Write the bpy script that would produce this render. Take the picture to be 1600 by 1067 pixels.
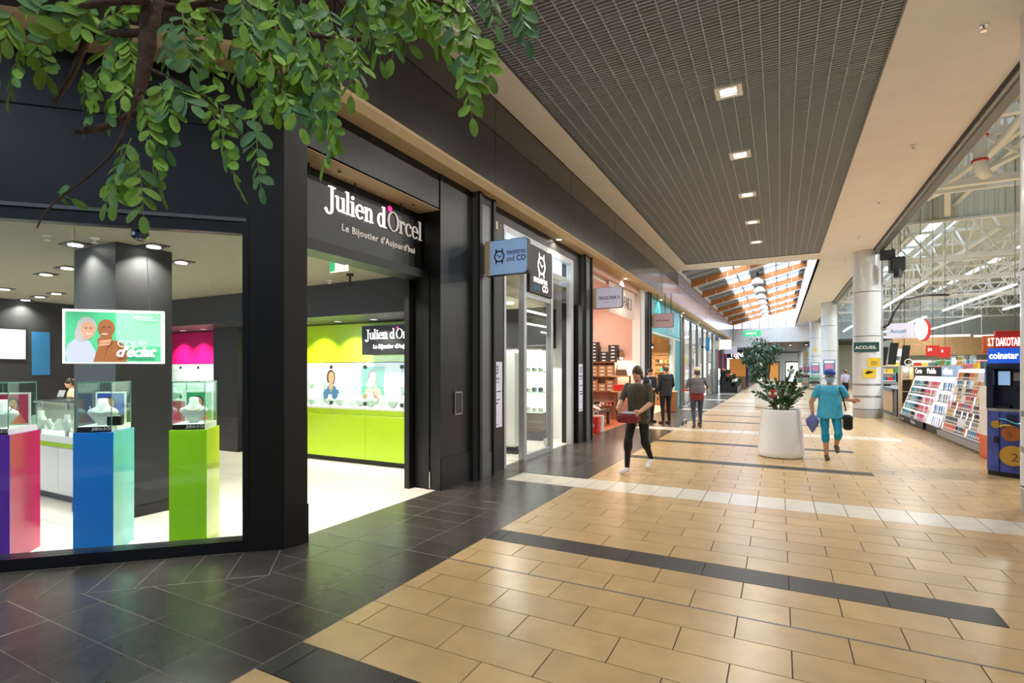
import bpy, math, random
from mathutils import Vector, Matrix
random.seed(7)
for o in list(bpy.data.objects): bpy.data.objects.remove(o)
SC = bpy.context.scene
COL = SC.collection
# ---------------------------------------------------------------- camera
H = 1.6
YAW = math.atan2(418, 810)
cd = bpy.data.cameras.new('camera'); cam = bpy.data.objects.new('camera', cd); COL.objects.link(cam)
cam.location = (0, 0, H); cam.rotation_euler = (math.pi/2, 0, YAW)
cd.sensor_width = 36; cd.lens = 810/1600*36; cd.shift_y = 44.5/1600; cd.clip_start = .05; cd.clip_end = 400
SC.camera = cam
# ---------------------------------------------------------------- world, exposure
w = bpy.data.worlds.new('sky'); SC.world = w; w.use_nodes = True
bg = w.node_tree.nodes['Background']; bg.inputs[0].default_value = (.74, .85, 1, 1); bg.inputs[1].default_value = 9.5
vs = SC.view_settings
vs.view_transform = 'Standard'; vs.look = 'None'; vs.gamma = 1; vs.exposure = 0.0; vs.use_curve_mapping = False
SC.cycles.transparent_max_bounces = 32
P_GRID = 52      # downlights in the grid ceiling
P_SHOP = 31      # jeweller's downlights
P_HALL = 22      # strip light emission of the hall
# ---------------------------------------------------------------- helpers
sY, cY = math.sin(YAW), math.cos(YAW)
def at(u, v, d):
    a = (u-800)/810
    return Vector(((-sY+a*cY)*d, (cY+a*sY)*d, H+(578-v)/810*d))
def lin(c):
    if isinstance(c, str):
        c = [int(c[i:i+2], 16)/255 for i in (0, 2, 4)]
    return tuple(x/12.92 if x <= .04045 else ((x+.055)/1.055)**2.4 for x in c[:3])
MATS = {}
def M(name, col='808080', rough=.5, metal=0, var=0, vscale=4, bump=0, bscale=60, coat=0, emit=None, es=0, orand=0, spec=.5, stretch=None, ior=None):
    if name in MATS: return MATS[name]
    m = bpy.data.materials.new(name); m.use_nodes = True; MATS[name] = m
    nt = m.node_tree; b = nt.nodes['Principled BSDF']; L = nt.links.new
    c = (*lin(col), 1)
    b.inputs['Base Color'].default_value = c
    b.inputs['Roughness'].default_value = rough; b.inputs['Metallic'].default_value = metal
    b.inputs['Specular IOR Level'].default_value = spec
    if ior: b.inputs['IOR'].default_value = ior
    b.inputs['Coat Weight'].default_value = coat; b.inputs['Coat Roughness'].default_value = .08
    if emit: b.inputs['Emission Color'].default_value = (*lin(emit), 1); b.inputs['Emission Strength'].default_value = es
    src = None
    if var or bump:
        tc = nt.nodes.new('ShaderNodeTexCoord'); mp = nt.nodes.new('ShaderNodeMapping')
        L(tc.outputs['Object'], mp.inputs[0])
        if orand:
            oi0 = nt.nodes.new('ShaderNodeObjectInfo'); vm = nt.nodes.new('ShaderNodeVectorMath'); vm.operation = 'SCALE'
            cx = nt.nodes.new('ShaderNodeCombineXYZ')
            for k in range(3): L(oi0.outputs['Random'], cx.inputs[k])
            L(cx.outputs[0], vm.inputs[0]); vm.inputs['Scale'].default_value = 37
            L(vm.outputs[0], mp.inputs['Location'])
        if stretch: mp.inputs['Scale'].default_value = stretch
    if var:
        n = nt.nodes.new('ShaderNodeTexNoise'); n.inputs['Scale'].default_value = vscale; n.inputs['Detail'].default_value = 6
        L(mp.outputs[0], n.inputs[0])
        r = nt.nodes.new('ShaderNodeMapRange'); r.inputs['From Min'].default_value = .3; r.inputs['From Max'].default_value = .7
        r.inputs['To Min'].default_value = 1-var; r.inputs['To Max'].default_value = 1+var
        L(n.outputs[0], r.inputs[0]); src = r.outputs[0]
    if orand:
        oi = nt.nodes.new('ShaderNodeObjectInfo'); r2 = nt.nodes.new('ShaderNodeMapRange')
        r2.inputs['To Min'].default_value = 1-orand; r2.inputs['To Max'].default_value = 1+orand
        L(oi.outputs['Random'], r2.inputs[0])
        if src:
            mu = nt.nodes.new('ShaderNodeMath'); mu.operation = 'MULTIPLY'; L(src, mu.inputs[0]); L(r2.outputs[0], mu.inputs[1]); src = mu.outputs[0]
        else: src = r2.outputs[0]
    if src:
        v = nt.nodes.new('ShaderNodeVectorMath'); v.operation = 'SCALE'; v.inputs[0].default_value = c[:3]
        L(src, v.inputs['Scale']); L(v.outputs[0], b.inputs['Base Color'])
    if bump:
        n2 = nt.nodes.new('ShaderNodeTexNoise'); n2.inputs['Scale'].default_value = bscale; n2.inputs['Detail'].default_value = 4
        L(mp.outputs[0], n2.inputs[0]); bp = nt.nodes.new('ShaderNodeBump'); bp.inputs['Strength'].default_value = bump; bp.inputs['Distance'].default_value = .01
        L(n2.outputs[0], bp.inputs['Height']); L(bp.outputs[0], b.inputs['Normal'])
    return m
def glassmat(name, tint=(.95, .98, .97), ior=1.45, refl=1.0, rough=0):
    m = bpy.data.materials.new(name); m.use_nodes = True; nt = m.node_tree; nt.nodes.clear(); L = nt.links.new
    out = nt.nodes.new('ShaderNodeOutputMaterial'); mx = nt.nodes.new('ShaderNodeMixShader')
    t = nt.nodes.new('ShaderNodeBsdfTransparent'); t.inputs[0].default_value = (*tint, 1)
    g = nt.nodes.new('ShaderNodeBsdfGlossy'); g.inputs['Roughness'].default_value = rough; g.inputs[0].default_value = (refl, refl, refl, 1)
    lw = nt.nodes.new('ShaderNodeLayerWeight'); lw.inputs[0].default_value = .5
    pw = nt.nodes.new('ShaderNodeMath'); pw.operation = 'POWER'; pw.inputs[1].default_value = 4.5; L(lw.outputs['Facing'], pw.inputs[0])
    f0 = ((ior-1)/(ior+1))**2
    mr = nt.nodes.new('ShaderNodeMapRange'); mr.inputs['To Min'].default_value = f0; mr.inputs['To Max'].default_value = .85; L(pw.outputs[0], mr.inputs[0])
    L(mr.outputs[0], mx.inputs[0]); L(t.outputs[0], mx.inputs[1]); L(g.outputs[0], mx.inputs[2]); L(mx.outputs[0], out.inputs[0])
    MATS[name] = m; return m
class MB:
    def __init__(s, xf=None): s.v = []; s.f = []; s.xf = xf; s.mi = []; s.cur = 0
    def add(s, vs, fs):
        n = len(s.v); s.v += [tuple(s.xf(*p)) if s.xf else tuple(p) for p in vs]
        for f in fs: s.f.append(tuple(i+n for i in f)); s.mi.append(s.cur)
        return s
    def box(s, x0, x1, y0, y1, z0, z1, b=0):
        if x1 < x0: x0, x1 = x1, x0
        if y1 < y0: y0, y1 = y1, y0
        if z1 < z0: z0, z1 = z1, z0
        if b <= 0:
            return s.add([(x0,y0,z0),(x1,y0,z0),(x1,y1,z0),(x0,y1,z0),(x0,y0,z1),(x1,y0,z1),(x1,y1,z1),(x0,y1,z1)],
                         [(0,3,2,1),(4,5,6,7),(0,1,5,4),(1,2,6,5),(2,3,7,6),(3,0,4,7)])
        rings = []
        for z, i in ((z0, b), (z0+b, 0), (z1-b, 0), (z1, b)):
            o = b-i
            rings.append([(x0+i,y0+b,z),(x0+b,y0+i,z),(x1-b,y0+i,z),(x1-i,y0+b,z),(x1-i,y1-b,z),(x1-b,y1-i,z),(x0+b,y1-i,z),(x0+i,y1-b,z)])
        return s.rings(rings, True)
    def rings(s, rings, caps=True, closed=True):
        n = len(rings[0]); vs = [p for r in rings for p in r]; fs = []
        for k in range(len(rings)-1):
            for i in range(n if closed else n-1):
                j = (i+1) % n
                fs.append((k*n+i, k*n+j, (k+1)*n+j, (k+1)*n+i))
        if caps: fs.append(tuple(reversed(range(n)))); fs.append(tuple(range((len(rings)-1)*n, len(rings)*n)))
        return s.add(vs, fs)
    def tube(s, pts, r, seg=8, caps=True):
        pts = [Vector(p) for p in pts]; rs = r if isinstance(r, (list, tuple)) else [r]*len(pts)
        rings = []; prev = None
        for i, p in enumerate(pts):
            t = (pts[min(i+1, len(pts)-1)]-pts[max(i-1, 0)]).normalized()
            if prev is None:
                a = t.cross(Vector((0, 0, 1)) if abs(t.z) < .9 else Vector((1, 0, 0))).normalized()
            else:
                a = (prev-t*prev.dot(t)).normalized()
            prev = a; bb = t.cross(a)
            rings.append([tuple(p+(a*math.cos(2*math.pi*k/seg)+bb*math.sin(2*math.pi*k/seg))*rs[i]) for k in range(seg)])
        return s.rings(rings, caps)
    def bar(s, p, q, w, h=None):
        h = h or w; p = Vector(p); q = Vector(q); t = (q-p).normalized()
        a = t.cross(Vector((0, 0, 1)) if abs(t.z) < .95 else Vector((1, 0, 0))).normalized(); b = a.cross(t)
        R = [[tuple(c+a*sx*w/2+b*sy*h/2) for sx, sy in ((-1,-1),(1,-1),(1,1),(-1,1))] for c in (p, q)]
        return s.rings(R)
    def lathe(s, prof, c=(0, 0, 0), seg=24, caps=True):
        return s.rings([[(c[0]+r*math.cos(2*math.pi*k/seg), c[1]+r*math.sin(2*math.pi*k/seg), c[2]+z) for k in range(seg)] for r, z in prof], caps)
    def cyl(s, c, r, h, seg=16): return s.lathe([(r, 0), (r, h)], c, seg)
    def ell(s, c, rx, ry, rz, seg=12, st=8):
        R = []
        for i in range(st+1):
            th = math.pi*i/st; q = max(math.sin(th), .02)
            R.append([(c[0]+rx*q*math.cos(2*math.pi*k/seg), c[1]+ry*q*math.sin(2*math.pi*k/seg), c[2]-rz*math.cos(th)) for k in range(seg)])
        return s.rings(R)
    def poly(s, pts, o, r, u, th=.002, off=0):
        """flat plate: 2-D outline pts in frame o,r,u, thickness th along r x u"""
        o = Vector(o); r = Vector(r); u = Vector(u); n = r.cross(u).normalized()
        A = sum(pts[i][0]*pts[(i+1)%len(pts)][1]-pts[(i+1)%len(pts)][0]*pts[i][1] for i in range(len(pts)))
        if A < 0: pts = list(reversed(pts))
        R = [[tuple(o+r*x+u*y+n*k) for x, y in pts] for k in (off, off+th)]
        return s.rings(R)
    def build(s, name, mat, parent=None, smooth=False, **kw):
        me = bpy.data.meshes.new(name); me.from_pydata(s.v, [], s.f)
        mats = mat if isinstance(mat, (list, tuple)) else [mat]
        for m in mats: me.materials.append(MATS[m] if isinstance(m, str) else m)
        if len(mats) > 1: me.polygons.foreach_set('material_index', s.mi)
        if smooth:
            me.polygons.foreach_set('use_smooth', [True]*len(me.polygons))
            if smooth == 'auto':
                try: me.set_sharp_from_angle(angle=math.radians(35))
                except Exception: pass
        me.update()
        return link(name, me, parent, **kw)
def link(name, me, parent=None, **kw):
    o = bpy.data.objects.new(name, me); COL.objects.link(o)
    if parent is not None:
        o.parent = parent; o.matrix_parent_inverse = PW(parent).inverted()
    for k, v in kw.items(): o[k] = v
    return o
def PW(o):
    m = o.matrix_basis.copy()
    return PW(o.parent) @ o.matrix_parent_inverse @ m if o.parent else m
def thing(name, label, cat, loc=(0, 0, 0), group=None):
    o = bpy.data.objects.new(name, None); COL.objects.link(o); o.location = loc; o.empty_display_size = .1
    o['label'] = label; o['category'] = cat
    if group: o['group'] = group
    return o
def tag(o, label, cat, group=None):
    o['label'] = label; o['category'] = cat
    if group: o['group'] = group
    return o
def kids(o): return [c for c in COL.objects if c.parent == o]
def copy_tree(o, delta=(0, 0, 0), rot=None, label=None, ch=None):
    """copy a thing with its parts and their sub-parts"""
    c = o.copy(); COL.objects.link(c); c.location = Vector(o.location)+Vector(delta)
    if rot is not None: c.rotation_euler = (0, 0, rot)
    if label: c['label'] = label
    for k in (ch if ch is not None else kids(o)):
        d = k.copy(); COL.objects.link(d); d.parent = c
        for g in kids(k):
            e = g.copy(); COL.objects.link(e); e.parent = d
    return c
def struct(o, kind='structure'): o['kind'] = kind; return o
def frame(o, r, u=(0, 0, 1)):
    r = Vector(r).normalized(); u = Vector(u).normalized(); n = r.cross(u)
    m = Matrix((r, u, n)).transposed().to_4x4(); m.translation = Vector(o); return m
def text(s, size, o, r, u=(0, 0, 1), mat='white', parent=None, name='lettering', align='LEFT', ext=.002, shear=0, sx=1, offset=0, space=1):
    cu = bpy.data.curves.new('t', 'FONT'); cu.body = s; cu.size = size; cu.extrude = ext; cu.align_x = align; cu.shear = shear; cu.offset = offset; cu.space_character = space
    cu.resolution_u = 3
    t = bpy.data.objects.new('t', cu); COL.objects.link(t)
    me = bpy.data.meshes.new_from_object(t)
    bpy.data.objects.remove(t)
    F = frame(o, r, u) @ Matrix.Diagonal((sx, 1, 1, 1))
    me.transform(F); me.materials.clear(); me.materials.append(MATS[mat])
    return link(name, me, parent)
def prints(name, mats, polys, o, r, u, parent, th=.0012, off=.001):
    """flat print: layered thin plates; polys = [(material index, outline)]"""
    mb = MB()
    for k, (mi, pts) in enumerate(polys):
        mb.cur = mi; mb.poly(pts, o, r, u, th, off+k*.0004)
    return mb.build(name, mats, parent)
def arc(cx, cy, rx, ry, a0=0, a1=360, n=14):
    return [(cx+rx*math.cos(math.radians(a0+(a1-a0)*k/n)), cy+ry*math.sin(math.radians(a0+(a1-a0)*k/n))) for k in range(n if a1-a0 == 360 else n+1)]
def ringp(cx, cy, rx, ry, w, h, a0=0, a1=360, n=18):
    o = [(cx+rx*math.cos(math.radians(a0+(a1-a0)*k/n)), cy+ry*math.sin(math.radians(a0+(a1-a0)*k/n))) for k in range(n+1)]
    i = [(cx+(rx-w)*math.cos(math.radians(a0+(a1-a0)*k/n)), cy+(ry-h)*math.sin(math.radians(a0+(a1-a0)*k/n))) for k in range(n+1)]
    return [[o[k], o[k+1], i[k+1], i[k]] for k in range(n)]
def rect(x0, x1, y0, y1): return [(x0, y0), (x1, y0), (x1, y1), (x0, y1)]
# serif display letters for the jeweller's sign, unit = x-height 1
def glyph(ch):
    w = .2; h = .07; P = []
    def st(x, y0, y1): P.append(rect(x, x+w, y0, y1))
    def sf(x0, x1, y): P.append(rect(x0, x1, y, y+h))
    if ch == 'J': st(.34, .0, 1.5); sf(.12, .76, 1.43); P.extend(ringp(.17, 0, .37, .42, .2, .1, 200, 360)); P.append(arc(-.1, -.12, .1, .1)); return P, .74
    if ch == 'u':
        st(.1, .3, 1); sf(-.02, .2, .93); st(.62, 0, 1); sf(.5, .72, .93); sf(.72, .92, 0); P.extend(ringp(.4, .32, .3, .35, .19, .1, 180, 320)); return P, .92
    if ch == 'l': st(.12, 0, 1.55); sf(0, .22, 1.48); sf(0, .44, 0); return P, .48
    if ch == 'i': st(.12, 0, 1); sf(0, .22, .93); sf(0, .44, 0); P.append(arc(.22, 1.3, .13, .13)); return P, .48
    if ch == 'e': P.extend(ringp(.45, .5, .43, .53, .19, .08, 0, 320)); P.append(rect(.15, .84, .52, .6)); return P, .9
    if ch == 'n':
        st(.12, 0, 1); sf(0, .22, .93); sf(0, .42, 0); st(.62, 0, .68); sf(.52, .94, 0); P.extend(ringp(.52, .68, .3, .34, .19, .1, 0, 150)); return P, .96
    if ch == 'd': P.extend(ringp(.42, .5, .4, .53, .19, .08)); st(.64, 0, 1.55); sf(.52, .74, 1.48); sf(.84, 1.02, 0); return P, 1.04
    if ch == 'O': P.extend(ringp(.66, .72, .66, .78, .2, .07, n=26)); return P, 1.34
    if ch == 'r': st(.12, 0, 1); sf(0, .22, .93); sf(0, .46, 0); P.extend(ringp(.52, .68, .3, .34, .17, .12, 40, 150)); P.append(arc(.66, .86, .12, .12)); return P, .76
    if ch == 'c': P.extend(ringp(.45, .5, .43, .53, .19, .08, 45, 320)); P.append(arc(.72, .8, .12, .12)); return P, .84
    return P, .42
def serif(s, size, o, r, u, mat, parent, mat2=None, split=99, name='lettering', th=.012):
    o = Vector(o); r = Vector(r); u = Vector(u); x = 0; out = []
    for i, ch in enumerate(s):
        P, adv = glyph(ch)
        if P:
            mb = MB()
            for p in P: mb.poly([(a*size, b*size) for a, b in p], o+r*(x*size), r, u, th)
            mb.build('letter', mat if i < split else mat2, parent)
        x += adv
    return x*size
ORD = ['first', 'second', 'third', 'fourth', 'fifth', 'sixth', 'seventh', 'eighth', 'ninth', 'tenth', 'eleventh', 'twelfth', 'thirteenth', 'fourteenth', 'fifteenth', 'sixteenth', 'seventeenth', 'eighteenth', 'nineteenth', 'twentieth']+['twenty-'+w for w in ('first', 'second', 'third', 'fourth', 'fifth', 'sixth', 'seventh')]
# ---------------------------------------------------------------- materials
M('tan', 'c1a272', .28, var=.10, vscale=5, orand=.07, bump=.02, bscale=120)
M('tile_black', '302e2b', .45, var=.18, vscale=9, orand=.12, bump=.05, bscale=120)
M('tile_dark', '45403a', .27, var=.2, vscale=6, orand=.10)
M('tile_white', 'd8d0c2', .3, var=.06, orand=.03)
M('grout', '3a3026', .8); M('grout_light', '7d766a', .8)
M('shop_tile', 'e6ded2', .22, var=.03, orand=.02)
M('plaster', 'ece8e4', .75, var=.03, vscale=2); M('plaster_white', 'e2e0dd', .7, var=.02)
M('soffit', 'c2ab86', .7, var=.05, vscale=3)
M('fascia', '2d2a27', .26, var=.05, vscale=2, coat=.35)
M('fascia_joint', '100f0f', .7)
M('shopblack', '0d0d0d', .38, var=.08, vscale=3); M('black', '0b0b0c', .45); M('darkgrey', '2b2b2d', .45, var=.06); M('charcoal', '1f1f20', .5)
M('navyblack', '0b0d16', .35)
M('grid', 'b4b9bf', .5); M('plenum', '56585a', .9)
M('steel', 'a4a6a8', .35, metal=.8, var=.05); M('alu', 'b9bcbf', .38, metal=.55, var=.04); M('alu_dark', '6d7072', .4, metal=.6); M('chrome', 'd8d8d8', .15, metal=1)
M('white', 'f0efec', .4); M('white_gloss', 'f6f9ff', .18, coat=.3); M('offwhite', 'ddd9cf', .5); M('cream', 'e8dcc2', .5)
M('column_white', 'd5d9dd', .3, var=.02, coat=.2)
M('lime', 'b4dd1e', .2, coat=.4); M('lime_deep', 'aefa12', .15, coat=.5); M('lime_pale', 'c7e23c', .15, coat=.5)
M('pink', 'd8146c', .25, coat=.3); M('magenta', 'd01a5c', .15, coat=.5); M('purple', '6c34bc', .15, coat=.5); M('blue', '128cf6', .15, coat=.5); M('cyan', '4fb9d8', .15, coat=.5)
M('teal', '14a3ae', .35); M('teal_dark', '0d7f8c', .4); M('green_dark', '1d4f4d', .4); M('red', 'c8261f', .4); M('orange', 'dd6a2b', .5); M('yellow', 'f0cf3c', .5)
M('wood', '8a5a32', .55, var=.2, vscale=3, stretch=(1, 1, 12)); M('glulam', 'c47a3c', .5, var=.15, vscale=3, stretch=(1, 14, 14)); M('lightwood', 'c79f6c', .5, var=.12)
M('pinkwall', 'd3ac9c', .7, var=.05, vscale=2); M('brown', '5b4030', .6); M('beige', 'd9c3a0', .6); M('skin', 'c99a7d', .5, var=.05); M('skin_dark', '8a5638', .5); M('skin_light', 'dcb49a', .5)
M('shirt_teal', '4ab9e2', .75, var=.12, vscale=14, bump=.3, bscale=25); M('trouser_teal', '1c9fca', .75, var=.06, bump=.2, bscale=20)
M('cloth_dark', '23252c', .8, var=.12, bump=.25, bscale=22); M('cloth_black', '151515', .8, bump=.25, bscale=20); M('cloth_grey', '6b6a70', .8, var=.15, bump=.2, bscale=22); M('cloth_olive', '4c4a3a', .8, var=.15, bump=.25, bscale=22)
M('cloth_red', '7d2a2a', .8, var=.1); M('cloth_jean', '3a4256', .8, var=.1, bump=.2, bscale=25); M('cloth_lilac', 'b9b2cf', .8, var=.08)
M('hair_dark', '1f1712', .55); M('hair_grey', 'a29c96', .6); M('hair_brown', '4a3524', .55); M('shoe_white', 'e4e2de', .5); M('shoe_brown', '4d3323', .5); M('maskblue', '9cc3dc', .7)
M('leaf', '6f9634', .55, var=.22, vscale=30, orand=.38, spec=.35); M('leaf_cool', '557f4c', .55, var=.2, vscale=30, orand=.3, spec=.35); M('stem', '6f7d3c', .6); M('bark', '4a382c', .85, var=.3, vscale=30, bump=.8, bscale=60)
M('plant_leaf', '2f5230', .3, var=.2, vscale=20, orand=.25); M('soil', '2a211a', .95, bump=.5, bscale=40)
M('lamp_on', 'ffffff', .5, emit='fff6e8', es=14); M('lamp_cool', 'ffffff', .5, emit='f4f8ff', es=9); M('tubelight', 'ffffff', .5, emit='fbfdff', es=P_HALL)
M('lit_white', 'ffffff', .5, emit='fffdf8', es=1.1); M('lit_soft', 'ffffff', .5, emit='fff8ee', es=.8); M('lit_sign', 'ffffff', .5, emit='fff3ea', es=1.6); M('lit_sign_dim', 'cfc8c0', .5, emit='cfc8c0', es=.35)
M('sign_blue', '8fb0d8', .35, emit='8fb4e4', es=.35); M('sign_lilac', 'c9c6d6', .35, emit='c9c6dc', es=.3); M('sign_pink', 'c8a9b0', .4, emit='c8a9b0', es=.15)
M('p_green', '4db783', .5, emit='4fc08a', es=.55); M('p_green2', '8fd0ac', .5, emit='8fd6b0', es=.55); M('p_white', 'f4f2ee', .5, emit='fbf8f2', es=.75); M('p_shirt', 'b9bcdc', .5, emit='b9bcdc', es=.5); M('p_skin', 'd29a80', .5, emit='d49a7e', es=.5); M('p_skin2', '9a5d38', .5, emit='9a5c36', es=.5); M('p_hair', 'b6b2b4', .5, emit='b6b2b4', es=.45); M('p_dark', '39303a', .5, emit='39303a', es=.3)
M('coral_print', 'd0685c', .5); M('blue_print', '2b4fae', .5); M('red_print', 'b01f4c', .5); M('skin_print', 'c98f74', .5); M('hair_print', '4a2d20', .5); M('green_print', '2b9a62', .5); M('denim_print', '4a6a98', .5)
M('exit_green', '2fae6e', .4, emit='3fd08a', es=.7); M('screen_blue', '7fa4c8', .3, emit='86aed6', es=.8); M('purple_lit', '5a3fd0', .4, emit='5a48ff', es=2.2)
M('coin_navy', '161c3c', .3); M('coin_blue', '1d57c8', .3, emit='1d5ad8', es=.5); M('bronze', 'b0683a', .3, metal=.6); M('gold', 'c9a24a', .3, metal=.6); M('tealblue', '1f7fae', .4)
M('plastic_grey', '8d9094', .5); M('hallwall', 'cfd6cb', .6, var=.04); M('hallroof', 'c3c9bd', .7); M('trusswhite', 'e6e8e4', .45); M('corkbox', 'b08660', .6); M('sky_pane', 'dfe9f2', .3)
M('flower_white', 'f0e9ea', .6); M('flower_pink', 'd983a6', .6); M('flower_red', 'b8403c', .6); M('flower_yellow', 'e6c03a', .6); M('violet', '2b2350', .4); M('fuchsia', 'd02a6c', .5); M('roof_grey', '8f969c', .6)
glassmat('glass', (.93, .96, .95), 1.5); glassmat('glass_case', (.9, .96, .94), 1.45); glassmat('glass_roof', (.9, .95, 1), 1.2)
# ================================================================= STRUCTURE
E2 = math.radians(43); EX, EY = math.cos(E2), math.sin(E2)          # chamfered shop window: direction of its line
A0 = Vector((-4.17, 2.983, 0))
def wx(s, t, z=0):   # s metres along the window away from the corner pillar, t metres outwards
    return (A0.x-EX*s+EY*t, A0.y-EY*s-EX*t, z)
def wuv(u, v, off):  # pixel -> (s, z) on the plane t = off
    a = (u-800)/810; dx, dy = -sY+a*cY, cY+a*sY
    o = Vector(wx(0, off)); n = Vector((EY, -EX))
    d = (o.x*n.x+o.y*n.y)/(dx*n.x+dy*n.y)
    px, py = dx*d, dy*d
    return -((px-o.x)*EX+(py-o.y)*EY), H+(578-v)/810*d
def clip(P, a, b, c):   # keep a x + b y <= c
    out = []
    for i in range(len(P)):
        p, q = P[i], P[(i+1) % len(P)]; fp = a*p[0]+b*p[1]-c; fq = a*q[0]+b*q[1]-c
        if fp <= 0: out.append(p)
        if fp*fq < 0: k = fp/(fp-fq); out.append((p[0]+(q[0]-p[0])*k, p[1]+(q[1]-p[1])*k))
    return out
def inview(x, y):
    d = -sY*x+cY*y; l = cY*x+sY*y
    return d > .6 and abs(l/d) < 1.02 and 578+H/d*810 < 1090
floor = struct(MB().box(-16, 40, -12, 95, -.2, -.005).build('floor', 'grout'))
MB().box(-7, -2.5, -3, 60, -.006, -.0012).build('dark_tile_bed', 'grout_light', floor)
PX, PY = .605, .3035
XJ, YB = .061, 4.27
TILES = {}   # kind -> list of polygons
def tile(kind, P): 
    if len(P) > 2: TILES.setdefault(kind, []).append(P)
rows = []    # (y0, y1, kind)
def addrows(y, n, k='tan'):
    for i in range(n): rows.append((y, y+PY, k)); y += PY
    return y
y = YB-14*PY-2*PY+0
y = YB-7*PY-PY-7*PY-.605-3*PY
y = addrows(y, 3); rows.append((y, y+.605, 'white')); y += .605
y = addrows(y, 7); y = addrows(y, 1, 'black'); y = addrows(y, 7); y = addrows(y, 1, 'black')
y = addrows(y, 7); rows.append((y, y+.605, 'white')); y += .605
YW = y
for k in range(9):
    y = addrows(y, 7); y = addrows(y, 1, 'black'); y = addrows(y, 7); y = addrows(y, 1, 'black'); y = addrows(y, 7); rows.append((y, y+.605, 'white')); y += .605
g = .0034
par = 0
XR = 14
for i, (y0, y1, k) in enumerate(rows):
    if y0 > 85: break
    if k == 'white':
        x = XJ-12*PX/2
        while x < 2.45: tile('tile_white', rect(x+g, x+PX/2-g, y0+g, y1-g)); x += PX/2
        x0 = x
        xl = -2.5
    elif k == 'black':
        x = XJ-5*PX
        while x < 1.25: tile('tile_black', clip(rect(x+g, x+PX-g, y0+g, y1-g), -1, 0, 2.5)); x += PX
        x0 = x
    else: x0 = -2.5
    par += 1
    x = XJ-6*PX+(PX/2 if par % 2 else 0)
    while x < XR:
        a, b = max(x, x0), x+PX
        if b-a > .02: tile('tan', rect(a+g, b-g, y0+g, y1-g))
        x += PX
# dark border beside the shop fronts, stack-bonded, and the cut row along the chamfered window
YD = 1.59
cB = wx(0, .62); nx, ny = EY, -EX      # beyond the chamfer row: n.p >= n.cB
cc = nx*cB[0]+ny*cB[1]
j = -12
while YD+j*.2985 < 60:
    y0 = YD+j*.2985; y1 = y0+.2985; j += 1
    kk = [r for r in rows if r[2] == 'white' and r[0]-.1 < (y0+y1)/2 < r[1]+.1]
    x = -3.55-6*.605
    while x < -2.51:
        a, b = x, min(x+.605, -2.5); x += .605
        if kk and a > -3.6: continue
        P = rect(a+.0022, b-.0022, y0+.0022, y1-.0022)
        if y0 > 3.5: tile('tile_dark', clip(P, -1, 0, 4.06)); continue
        tile('tile_dark', clip(P, -nx, -ny, -cc))
        Q = clip(P, nx, ny, cc)                       # inside the chamfer row: only past its mitred end
        if len(Q) > 2: Q = clip(Q, -EX, -EY, -(EX*wx(-.284, 0)[0]+EY*wx(-.284, 0)[1]))
        if len(Q) > 2: tile('tile_dark', clip(Q, -1, 0, 4.06 if y0 > 3.2 else 3.98))
    for r in kk:
        pass
for s0 in [.02+.30*k for k in range(-1, 16)]:
    P = [wx(s0+.0022, .012)[:2], wx(s0+.2978, .012)[:2], wx(s0+.2978, .6165)[:2], wx(s0+.0022, .6165)[:2]]
    P = clip(P, 0, 1, 3.4)
    tile('tile_dark', P)
def tile_mesh(mb, P, z0=-.005, z1=0):
    n = len(P); A = sum(P[i][0]*P[(i+1) % n][1]-P[(i+1) % n][0]*P[i][1] for i in range(n))
    if A < 0: P = P[::-1]
    cx = sum(p[0] for p in P)/n; cy = sum(p[1] for p in P)/n
    ins = [(p[0]+(cx-p[0])*.006, p[1]+(cy-p[1])*.006) for p in P]
    mb.add([(p[0], p[1], z0) for p in P]+[(p[0], p[1], z1-.001) for p in P]+[(p[0], p[1], z1) for p in ins],
           [tuple(range(2*n, 3*n))]+[(i, (i+1) % n, n+(i+1) % n, n+i) for i in range(n)]+[(n+i, n+(i+1) % n, 2*n+(i+1) % n, 2*n+i) for i in range(n)])
share = {}
def lay(kind, mat, name, lim, parent, z=0):
    L = TILES[kind]
    def key(P):
        cx = sum(p[0] for p in P)/len(P); cy = sum(p[1] for p in P)/len(P)
        return (0 if inview(cx, cy) else 1, cx*cx+cy*cy)
    L.sort(key=key)
    rest = MB()
    for i, P in enumerate(L):
        if i >= lim: tile_mesh(rest, P, z-.005, z); continue
        cx = sum(p[0] for p in P)/len(P); cy = sum(p[1] for p in P)/len(P)
        k = (kind, z)+tuple((round(p[0]-cx, 3), round(p[1]-cy, 3)) for p in P)
        if k not in share:
            mb = MB(); tile_mesh(mb, [(p[0]-cx, p[1]-cy) for p in P], z-.005, z)
            o = mb.build(name, mat, parent); share[k] = o.data
        else: o = link(name, share[k], parent)
        o.location = (cx, cy, 0)
    if rest.v: rest.build(name+'s_beyond', mat, parent, kind='stuff')
lay('tan', 'tan', 'tan_tile', 300, floor); lay('tile_dark', 'tile_dark', 'dark_tile', 260, floor)
lay('tile_black', 'tile_black', 'black_tile', 60, floor); lay('tile_white', 'tile_white', 'white_tile', 60, floor)
MB().box(-3.9, 6, YB-2*PY-.006, YB-2*PY+.008, -.004, .0015).build('expansion_strip', 'alu_dark', floor)
MB().box(-4.09, -2.2, 0, .02, 0, .001)
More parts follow.
